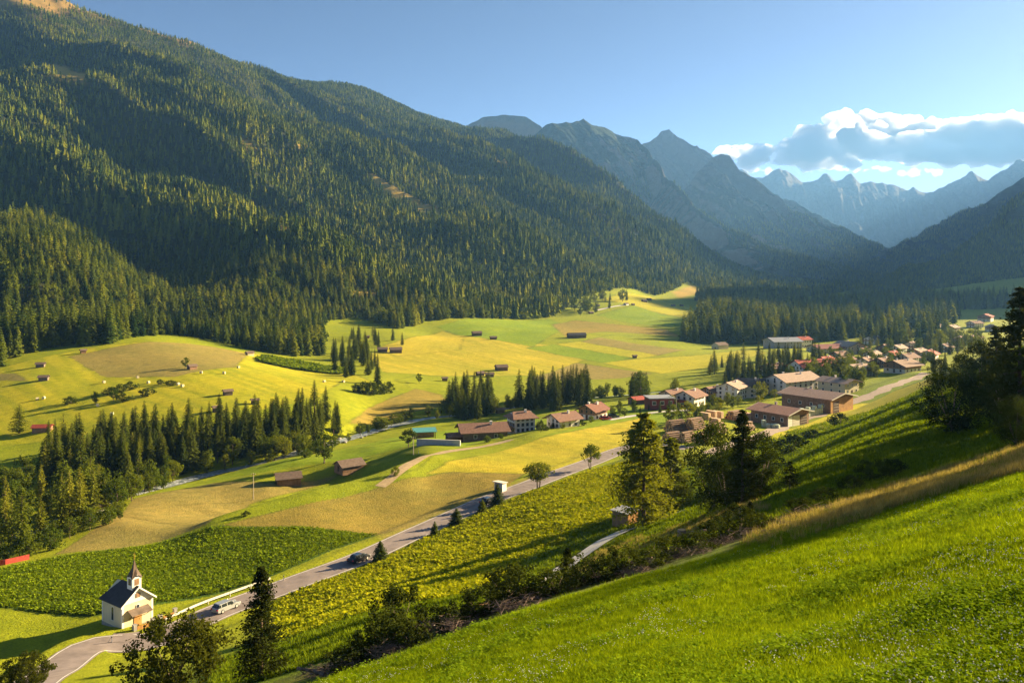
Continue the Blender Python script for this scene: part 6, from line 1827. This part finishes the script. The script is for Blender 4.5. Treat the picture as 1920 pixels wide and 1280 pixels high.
def board_stack(px, py, label, a, n, L=4.0, wd=1.4):
    at = spot(px, py, 200, 420)
    r = empty('board_stack', at, deg(a)); tag(r, label, 'timber stack', 'sawn timber stacks')
    for k in range(n):
        z = .15 + k * .34
        m = MB(); j = random.uniform(-.06, .06); m.box(-wd / 2 + j, wd / 2 + j, -L / 2, L / 2, z, z + .26); m.build('board', SAWN, r)
        for y in (-L / 3, L / 3):
            m = MB(); m.box(-wd / 2, wd / 2, y - .05, y + .05, z - .075, z - .003); m.build('batten', W_OLD, r)
for i, (px, py, a, n) in enumerate([(1322, 786, 40, 7), (1334, 784, 40, 8), (1346, 783, 40, 7), (1340, 795, 40, 6), (1390, 790, 30, 6), (1402, 786, 30, 7), (1412, 790, 30, 5)]):
    board_stack(px, py, ['leftmost pale sawn stack behind the log piles', 'second pale sawn stack behind the log piles', 'third pale sawn stack behind the log piles', 'low pale sawn stack before the other three', 'sawn stack left of the lower sawmill hall', 'tall sawn stack against the lower sawmill hall', 'low sawn stack at the hall corner'][i], a, n)
WRAP = plain('pale_green_wrap', (0.50, 0.56, 0.42), 0.45, 0.12, 1.5)
def wrap_mesh():
    bm = bmesh.new(); bmesh.ops.create_cube(bm, size=1.0)
    for v in bm.verts: v.co.x *= 1.1; v.co.y *= 1.6; v.co.z = (v.co.z + .5) * 1.15
    bmesh.ops.bevel(bm, geom=list(bm.edges), offset=.1, segments=2, affect='EDGES')
    me = bpy.data.meshes.new('wrapped_pack'); bm.to_mesh(me); bm.free(); me.materials.append(WRAP); return me
WM = wrap_mesh()
base = spot(1503, 783, 240, 460)
for i in range(10):
    for j in range(2 if i % 3 else 3):
        x = base[0] + i * 1.35 * math.cos(deg(38)); y = base[1] + i * 1.35 * math.sin(deg(38))
        o = obj('wrapped_pack', WM, None, (x, y, float(gz(x, y)) + .05 + j * 1.16), deg(38) + random.uniform(-.05, .05))
        tag(o, 'pale green wrapped pack between the sawmill halls, %s column from the left, %s layer' % (ORD[i], ['bottom', 'second', 'third'][j]), 'timber pack', 'wrapped packs between the halls')
base = spot(1432, 800, 240, 460)
for i, (dx, dy) in enumerate([(0, 0), (1.6, .3), (3.0, -.4), (4.4, .1), (.8, -2), (2.4, -2.2), (3.9, -2.4)]):
    x, y = base[0] + dx, base[1] + dy
    for j in range(2 if i == 0 else 1):
        o = obj('wrapped_pack', WM, None, (x, y, float(gz(x, y)) + .05 + j * 1.16), random.uniform(0, 1))
        tag(o, 'pale wrapped pack before the lower sawmill hall, %s' % ['bottom one at the left', 'second in the back row', 'third in the back row', 'right end of the back row', 'left end of the front row', 'middle of the front row', 'right end of the front row'][i] if j == 0 else 'pale wrapped pack lying on top of another before the lower hall', 'timber pack', 'wrapped packs before the lower hall')
# ------------------------------------------------------------------ crops: leafy plants on the two dark fields
def leaf_clump(seed, n, size, up, mat, height=0.5, name='clump'):
    rd = random.Random(seed); v = []; f = []
    for k in range(n):
        a = rd.uniform(0, 6.28); q = rd.uniform(0.05, .42)
        p = Vector((math.cos(a) * q, math.sin(a) * q, rd.uniform(.15, 1.0) * height))
        d = Vector((math.cos(a + rd.uniform(-.8, .8)), math.sin(a + rd.uniform(-.8, .8)), rd.uniform(-.2, up))).normalized()
        s = d.cross(Vector((0, 0, 1))).normalized() * size * rd.uniform(.35, .6)
        t = d * size * rd.uniform(.8, 1.4)
        n0 = len(v)
        v.extend([tuple(p - t * .3), tuple(p + t * .3 + s), tuple(p + t), tuple(p + t * .3 - s)])
        f.append([n0, n0 + 1, n0 + 2, n0 + 3])
    return mesh_from(name, v, f, [mat])
L_CROP = leaf_material('crop_leaves', (0.105, 0.165, 0.007), (0.265, 0.330, 0.012), 0.35, 0.7, 0.2)
L_MAIZE = leaf_material('maize_leaves', (0.20, 0.235, 0.006), (0.46, 0.445, 0.012), 0.40, 0.7, 0.2)
def crop(name, outline, ymin, ymax, gap, mat, size, height, label, row_dir):
    P = poly_world(outline, ymin, ymax)
    lo, hi = P.min(0), P.max(0)
    ca, sa = math.cos(row_dir), math.sin(row_dir)
    c = (lo + hi) / 2; R = np.linalg.norm(hi - lo) / 2
    A, B = np.meshgrid(np.arange(-R, R, gap * .62), np.arange(-R, R, gap * 1.55))
    A = A.ravel() + RNG.uniform(-.35, .35, A.size) * gap; B = B.ravel() + RNG.uniform(-.22, .22, B.size) * gap
    X = c[0] + A * ca - B * sa; Y = c[1] + A * sa + B * ca
    k = inside(P, X, Y) & (RNG.uniform(0, 1, X.size) < 0.93 + 0.4 * fbm(X / 14, Y / 14, 3, 9))
    k &= seg_dist(road_line, X, Y) > 4.0
    X, Y = X[k], Y[k]
    protos = [leaf_clump(s, 16, size, .9, mat, height) for s in (1, 2, 3)]
    sc = RNG.uniform(.7, 1.25, len(X)) * (1 + .35 * fbm(X / 9, Y / 9, 3, 19))
    scatter(name, np.stack([X, Y, gz(X, Y) - .03], -1), sc, RNG.uniform(0, 6.28, len(X)), RNG.integers(0, 3, len(X)), protos, label, 'crop')
    return len(X)
n1 = crop('potato_crop', [(-100,1078),(0,1068),(150,1039),(390,990),(560,989),(705,1001),(612,1033),(478,1090),(330,1125),(180,1152),(0,1136),(-100,1128)], 90, 260, .46, L_CROP, .22, .34, 'dark leafy crop rows filling the field behind the chapel', .35)
n2 = crop('maize_crop', [(505,1130),(690,1055),(900,964),(1000,921),(1170,866),(1215,856),(1225,955),(1120,985),(1000,1038),(830,1128),(640,1186),(525,1216)], 90, 300, .56, L_MAIZE, .28, .5, 'yellow-green leafy crop between the road and the shaded slope', .9)
n3 = crop('hedge_strip', [(478,672),(500,668),(560,678),(620,690),(665,694),(640,702),(560,694),(490,680)], 350, 800, 1.1, L_CROP, .9, 1.2, 'row of leafy shrubs along the edge of the mown field', .2)
print('crops', n1, n2, n3)

# ------------------------------------------------------------------ foreground meadow: tufts and clover heads
def tuft(seed, blades, h, spread, mat, w=.012, curl=.5):
    rd = random.Random(seed); v = []; f = []
    for k in range(blades):
        a = rd.uniform(0, 6.28); r0 = rd.uniform(0, spread)
        b = Vector((math.cos(a) * r0, math.sin(a) * r0, -.01)); th = rd.uniform(0, 6.28)
        d = Vector((math.cos(th), math.sin(th), 0)); s = Vector((-d.y, d.x, 0)) * w * rd.uniform(.7, 1.3)
        hh = h * rd.uniform(.5, 1.15); c = curl * rd.uniform(.2, 1.0) * hh
        m = b + Vector((0, 0, hh * .55)) + d * c * .3; t = b + Vector((0, 0, hh)) + d * c
        n0 = len(v); v.extend([tuple(b - s), tuple(b + s), tuple(m + s * .7), tuple(m - s * .7), tuple(t)])
        f.append([n0, n0 + 1, n0 + 2, n0 + 3]); f.append([n0 + 3, n0 + 2, n0 + 4])
    return mesh_from('tuft', v, f, [mat])
L_GRASS = leaf_material('meadow_blades', (0.115, 0.185, 0.004), (0.300, 0.375, 0.008), 0.48, 0.75, 1.0)
L_STRAW = leaf_material('dry_blades', (0.19, 0.155, 0.045), (0.42, 0.33, 0.13), 0.40, 0.75, 1.0)
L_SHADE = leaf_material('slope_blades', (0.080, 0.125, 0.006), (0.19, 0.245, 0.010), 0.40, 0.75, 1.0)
L_CLOVER = leaf_material('clover_leaves', (0.105, 0.185, 0.006), (0.24, 0.33, 0.011), 0.35, 0.7, 1.0)
FLOWER = plain('clover_petals', (0.78, 0.75, 0.66), 0.8, 0.1, 4.0)
def flower_mesh(seed):
    rd = random.Random(seed); mb = MB()
    for k in range(3):
        x, y, h = rd.uniform(-.12, .12), rd.uniform(-.12, .12), rd.uniform(.10, .2)
        mb.mi = 0; mb.tube((x, y, 0), (x, y, h), .003, .003, 3)
        mb.mi = 1
        top = [(x, y, h + .022)]; ring = [(x + .016 * math.cos(a), y + .016 * math.sin(a), h + .005) for a in np.linspace(0, 2 * PI, 7)[:-1]]; bot = [(x, y, h - .008)]
        mb.add(top + ring + bot, [[0, 1 + k2, 1 + (k2 + 1) % 6] for k2 in range(6)] + [[7, 1 + (k2 + 1) % 6, 1 + k2] for k2 in range(6)])
    return mesh_from('clover_head', mb.v, mb.f, [L_GRASS, FLOWER], mb.m)

def near_points(n, y0, y1, test, umin=-.75, umax=.95):
    # density falls off with distance as the eye sees it
    Y = y0 * (y1 / y0) ** RNG.uniform(0, 1, n); U = RNG.uniform(umin, umax, n)
    X = U * Y
    k = test(X, Y)
    return X[k], Y[k]
edge_y = lambda X: np.interp(X, NEAR_EDGE[:, 0], NEAR_EDGE[:, 1])
X, Y = near_points(230000, 9, 62, lambda X, Y: (Y < edge_y(X) + fbm(X / 2, Y / 2, 2, 3)) & (X > -24), -.5, .85)
patch = fbm(X / 3.5, Y / 3.5, 3, 91)
sc = RNG.uniform(.6, 1.1, len(X)) * (1 + .3 * patch) * (0.70 + Y / 70)
pid = np.where(patch + RNG.uniform(-.5, .5, len(X)) > .45, 2, RNG.integers(0, 2, len(X)))
scatter('meadow_grass', np.stack([X, Y, gz(X, Y)], -1), sc, RNG.uniform(0, 6.28, len(X)), pid,
        [tuft(1, 16, .20, .16, L_GRASS), tuft(2, 14, .24, .18, L_GRASS, .010, .8), leaf_clump(3, 22, .06, .8, L_CLOVER, .16)], 'short green meadow grass covering the near hillside', 'grass')
X, Y = near_points(15000, 9, 55, lambda X, Y: (Y < edge_y(X)) & (fbm(X / 4, Y / 4, 3, 131) > .02), -.5, .85)
scatter('clover_flowers', np.stack([X, Y, gz(X, Y) + .06], -1), RNG.uniform(.6, 1.1, len(X)), RNG.uniform(0, 6.28, len(X)), RNG.integers(0, 2, len(X)), [flower_mesh(1), flower_mesh(2)], 'white clover heads sprinkled over the near meadow', 'flowers')

# tall straw-coloured grass behind the meadow edge
DRY = [[(1380,1028),(1500,978),(1640,928),(1760,884),(1930,838),(2000,832),(2000,852),(1930,880),(1720,948),(1500,1020)],
       [(1040,1090),(1120,1042),(1200,1008),(1300,980),(1420,942),(1440,962),(1300,1006),(1180,1046),(1080,1092)]]
xs, ys = [], []
for P, n in ((poly_world(DRY[0], 30, 140), 26000), (poly_world(DRY[1], 60, 170), 16000)):
    lo, hi = P.min(0), P.max(0)
    q = RNG.uniform(lo, hi, (n * 3, 2)); k = inside(P, q[:, 0] + fbm(q[:, 0] / 3, q[:, 1] / 3, 2, 4) * 2, q[:, 1] + fbm(q[:, 0] / 3, q[:, 1] / 3, 2, 8) * 2)
    q = q[k][:n]; xs.append(q[:, 0]); ys.append(q[:, 1])
X, Y = np.concatenate(xs), np.concatenate(ys)
keep = RNG.uniform(0, 1, len(X)) < .55 + 1.1 * fbm(X / 5, Y / 5, 3, 15)
X, Y = X[keep], Y[keep]
scatter('straw_grass', np.stack([X, Y, gz(X, Y)], -1), RNG.uniform(.6, 1.35, len(X)), RNG.uniform(0, 6.28, len(X)), np.where(fbm(X / 2.5, Y / 2.5, 2, 35) + RNG.uniform(-.5, .5, len(X)) > .3, 2, RNG.integers(0, 2, len(X))),
        [tuft(11, 12, .58, .22, L_STRAW, .012, .5), tuft(12, 12, .46, .25, L_STRAW, .012, .7), tuft(13, 12, .4, .25, L_SHADE, .014, .6)], 'tall straw-coloured grass on the bank behind the meadow', 'grass')
# slope grass beyond the bank
X, Y = near_points(60000, 58, 290, lambda X, Y: (Y > edge_y(X) + 14) & (seg_dist(pl, X, Y) > 2.2) & ((X + 59) * .83 - (Y - 117) * .557 > 34), -.35, .75)
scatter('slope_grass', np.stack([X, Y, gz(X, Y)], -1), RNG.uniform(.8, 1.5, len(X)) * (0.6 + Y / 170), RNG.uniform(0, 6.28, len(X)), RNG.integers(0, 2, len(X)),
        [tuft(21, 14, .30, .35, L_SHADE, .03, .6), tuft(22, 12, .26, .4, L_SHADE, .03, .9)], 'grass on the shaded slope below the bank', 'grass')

# ------------------------------------------------------------------ brush, stumps and dead wood along the meadow edge
TWIG = plain('dead_wood', (0.17, 0.115, 0.085), 0.95, 0.35, 3.0)
PALEWOOD = plain('barkless_wood', (0.42, 0.33, 0.26), 0.9, 0.25, 3.0)
def brush_pile_mesh(seed, n):
    rd = random.Random(seed); mb = MB()
    for k in range(n):
        a = rd.uniform(0, PI); c = Vector((rd.gauss(0, .8), rd.gauss(0, .45), abs(rd.gauss(.18, .16))))
        d = Vector((math.cos(a), math.sin(a), rd.uniform(-.15, .35))) * rd.uniform(.5, 1.5)
        mb.tube(c - d / 2, c + d / 2, rd.uniform(.010, .036), .006, 5)
    return mesh_from('brush', mb.v, mb.f, [TWIG])
BRUSH = [brush_pile_mesh(s, 70) for s in (1, 2, 3)]
N = len(NEAR_EDGE)
def edge_at(px, back):
    X0 = np.interp(px, [560, 600, 800, 1000, 1280, 1480, 1700, 1920, 2100], NEAR_EDGE[:, 0])
    Y0 = np.interp(px, [560, 600, 800, 1000, 1280, 1480, 1700, 1920, 2100], NEAR_EDGE[:, 1])
    f = (Y0 + back) / Y0
    x, y = X0 * f, Y0 * f
    return (x, y, float(gz(x, y)))
rdm = random.Random(5)
bp = np.array([edge_at(585 + i * 13 + rdm.uniform(-10, 10), rdm.uniform(2.5, 11)) for i in range(80)])
scatter('dead_branches', bp, np.array([rdm.uniform(.45, .85) for _ in bp]), np.array([rdm.uniform(-.8, .4) for _ in bp]), np.arange(80) % 3, BRUSH, 'tangle of dead branches strewn along the bank at the meadow edge', 'dead branches')
near_bush = [broad_kind(s, leaf_material('bank_leaves_%d' % s, (0.022, 0.032, 0.008), (0.075, 0.092, 0.014), 0.35, 0.4, 2.0), z0=0.0, r=0.60, clumps=46, leaves=60, leaf=0.032, clump_r=0.14) for s in (61, 62)]
for i, (px, back, h, w) in enumerate([(640, 4, 1.3, 1.6), (680, 5, 1.5, 1.5), (720, 6, 2.6, 1.0), (745, 9, 3.6, .8), (770, 4, 1.6, 1.2), (840, 5, 1.5, 1.4), (900, 6, 1.9, 1.3), (950, 9, 2.4, 1.1), (985, 6, 2.0, 1.3), (1040, 5, 1.6, 1.4), (1085, 7, 1.9, 1.3), (1120, 5, 1.5, 1.5), (1165, 7, 1.9, 1.2),
                                      (1215, 5, 1.3, 1.5), (1250, 8, 1.7, 1.3), (1310, 6, 1.4, 1.5), (1350, 9, 1.9, 1.2), (1385, 12, 2.1, 1.1), (1420, 9, 1.5, 1.5), (1500, 14, 1.2, 1.6), (1545, 18, 1.3, 1.5), (1595, 22, 1.3, 1.6), (1640, 26, 1.9, 1.5), (1672, 28, 1.6, 1.4)]):
    tree('bank_bush', near_bush[i % 2], 0, 0, None, 'dark leafy bush on the brushy bank, %s from its left end' % ORD[i], 'bush', 'bushes along the bank', h=h, w=w, at=edge_at(px, back))
for i, (px, back, h) in enumerate([(1062, 9, 2.6), (1150, 8, 1.7), (875, 8, 1.8), (925, 11, 2.2), (1405, 14, 2.0)]):
    tree('young_spruce', BIG['dark_spruce'], 0, 0, None, ['young spruce poking up mid bank beside the gravel path', 'young spruce on the bank right of the path end', 'young spruce among the left bank bushes', 'young spruce above the left bank bushes', 'young spruce below the dark clump'][i], 'tree', 'young spruces on the bank', h=h, w=1.3, at=edge_at(px, back))
for i, (px, py, hp, w, lb) in enumerate([(1575, 797, 22, 1.5, 'dark bush at the shadow edge of the sunlit meadow'), (1485, 850, 34, 1.6, 'wide dark bush on the slope below the sawmill lane'), (1452, 880, 30, 1.4, 'dark bush on the slope left of the wide one'), (1525, 822, 16, 1.8, 'low dark bush between lane and slope')]):
    tree('slope_bush', 'dark_bush', px, py, hp, lb, 'bush', None, w=w, ymin=110, ymax=320)
def stump(px, back, label, rad=.32, h=.7):
    at = edge_at(px, back)
    r = empty('tree_stump', at, random.uniform(0, 6)); tag(r, label, 'stump', 'stumps on the bank')
    mb = MB(); mb.tube((0, 0, -.3), (0, 0, .25), rad * 1.35, rad * 1.02, 11); mb.tube((0, 0, .25), (0.03, 0, h), rad * 1.02, rad * .95, 11); mb.build('trunk', LOG_D, r, True)
    m = MB(); m.tube((.03, 0, h + .001), (.03, 0, h + .02), rad * .88, rad * .86, 11); m.build('cut_face', LOG_E, r)
stump(1278, 26, 'upright cut stump on the bank before the dark clump', .38, .9)
stump(1300, 22, 'low broad stump beside the upright cut stump', .45, .45)
stump(1390, 24, 'stump under the right side of the dark clump', .35, .5)
stump(905, 6, 'weathered stump among the left bank bushes', .3, .6)
def dead_log(px, back, a, L, rad, label, mat=TWIG, tilt=0.05):
    at = edge_at(px, back)
    r = empty('fallen_trunk', at, deg(a)); tag(r, label, 'log', 'fallen trunks on the bank')
    mb = MB(); q = (-L / 2, 0, rad)
    for k in range(6):
        p = (-L / 2 + L * (k + 1) / 6, .08 * math.sin(k * 1.7), rad + tilt * (k + 1)); mb.tube(q, p, rad * (1 - .09 * k), rad * (1 - .09 * (k + 1)), 8); q = p
    mb.build('trunk', mat, r, True)
    for k in range(5):
        m = MB(); x = -L / 2 + L * (.25 + .15 * k); m.tube((x, 0, rad), (x + .25, (-1) ** k * .35, rad + .45), .03, .01, 5); m.build('branch', mat, r)
dead_log(600, 5, 165, 2.6, .16, 'broken dark trunk lying at the lower end of the bank')
dead_log(655, 8, 20, 2.4, .09, 'pale barkless trunk near the lower end of the bank', PALEWOOD)
dead_log(790, 9, 28, 3.0, .10, 'pale trunk leaning behind the left bank bushes', PALEWOOD)
dead_log(860, 11, 24, 3.2, .14, 'dark trunk lying above the left bank bushes')
dead_log(1190, 12, 15, 2.4, .12, 'trunk in the middle of the brushy bank')
dead_log(1240, 16, 20, 2.8, .14, 'trunk beside the upright cut stump')
dead_log(1345, 20, 10, 3.0, .13, 'trunk lying under the dark clump')
def leaning_post(px, back):
    at = edge_at(px, back); r = empty('fence_post', at); tag(r, 'forked leaning post on the bank by the gravel path', 'post')
    m = MB(); m.tube((.45, 0, -.2), (-.35, 0, 1.5), .05, .035, 6); m.tube((-.1, 0, .98), (.02, .05, 1.45), .03, .02, 5); m.build('post', TWIG, r)
leaning_post(1105, 10)

# ------------------------------------------------------------------ cloud bank beyond the far range
def cloud(name, label, lumps, seed, voxel, density):
    bm = bmesh.new()
    for (px, py, rpx, D) in lumps:
        x, y, z = P3(px, py, D)
        mt = Matrix.Translation((x, y, z)) @ Matrix.Diagonal((1.5 * rpx / F * D, 1.3 * rpx / F * D, .75 * rpx / F * D, 1.0))
        bmesh.ops.create_icosphere(bm, subdivisions=2, radius=1.0, matrix=mt)
    me = bpy.data.meshes.new(name); bm.to_mesh(me); bm.free()
    o = obj(name, me)
    rm = o.modifiers.new('union', 'REMESH'); rm.mode = 'VOXEL'; rm.voxel_size = voxel
    for k, (sc, st, basis) in enumerate(((1000, 260, 'BLENDER_ORIGINAL'), (360, -220, 'VORONOI_F1'), (150, -130, 'VORONOI_F1'), (70, 70, 'BLENDER_ORIGINAL'))):
        tx = bpy.data.textures.new('%s_puff_%d' % (name, k), 'CLOUDS'); tx.noise_scale = sc; tx.noise_depth = 1; tx.noise_basis = basis
        d = o.modifiers.new('puff', 'DISPLACE'); d.texture = tx; d.strength = st; d.mid_level = 0.5 if k != 1 and k != 2 else 0.4; d.texture_coords = 'GLOBAL'
    rm2 = o.modifiers.new('reunion', 'REMESH'); rm2.mode = 'VOXEL'; rm2.voxel_size = voxel * .8
    m = bpy.data.materials.new(name + '_vapour'); m.use_nodes = True
    nt = m.node_tree; nt.nodes.clear()
    v = nt.nodes.new('ShaderNodeVolumePrincipled'); v.inputs['Color'].default_value = (.955, .955, .955, 1); v.inputs['Density'].default_value = density; v.inputs['Anisotropy'].default_value = .45
    out = nt.nodes.new('ShaderNodeOutputMaterial'); nt.links.new(v.outputs[0], out.inputs['Volume'])
    o.data.materials.append(m)
    tag(o, label, 'cloud', kind='stuff')
    return o
D0 = 15000
rd = random.Random(3)
lumps = []
top = [(1340, 272), (1400, 262), (1450, 258), (1500, 245), (1540, 225), (1580, 200), (1620, 205), (1660, 212), (1720, 215), (1780, 214), (1840, 212), (1900, 205), (1980, 200), (2060, 205), (2140, 215), (2220, 230)]
bot = [(1340, 300), (1400, 305), (1450, 305), (1500, 305), (1560, 308), (1620, 308), (1700, 308), (1780, 306), (1850, 303), (1920, 300), (2000, 295), (2220, 285)]
tx_, ty_ = zip(*top); bx_, by_ = zip(*bot)
for px in range(1345, 2230, 12):
    t, b = np.interp(px, tx_, ty_), np.interp(px, bx_, by_)
    r = 22 if px > 1500 else 14
    for py in np.arange(t + r, b + 1, r * .95):
        lumps.append((px + rd.uniform(-7, 7), py + rd.uniform(-4, 4), r * rd.uniform(.6, 1.15), D0 + rd.uniform(-700, 900)))
cloud('cloud', 'large flat-based cumulus with shining edges above the far range', lumps, 1, 42, 0.011)
low = []
for (a, b, y, r) in ((1400, 1470, 318, 8), (1500, 1560, 320, 6), (1570, 1680, 318, 8), (1690, 1770, 322, 5)):
    for px in range(a, b, 8): low.append((px, y + rd.uniform(-3, 3), r * rd.uniform(.6, 1.1), D0 + 1200 + rd.uniform(-300, 300)))
cloud('cloud_scud', 'thin torn cloud scraps below the large cumulus', low, 2, 40, 0.0025)
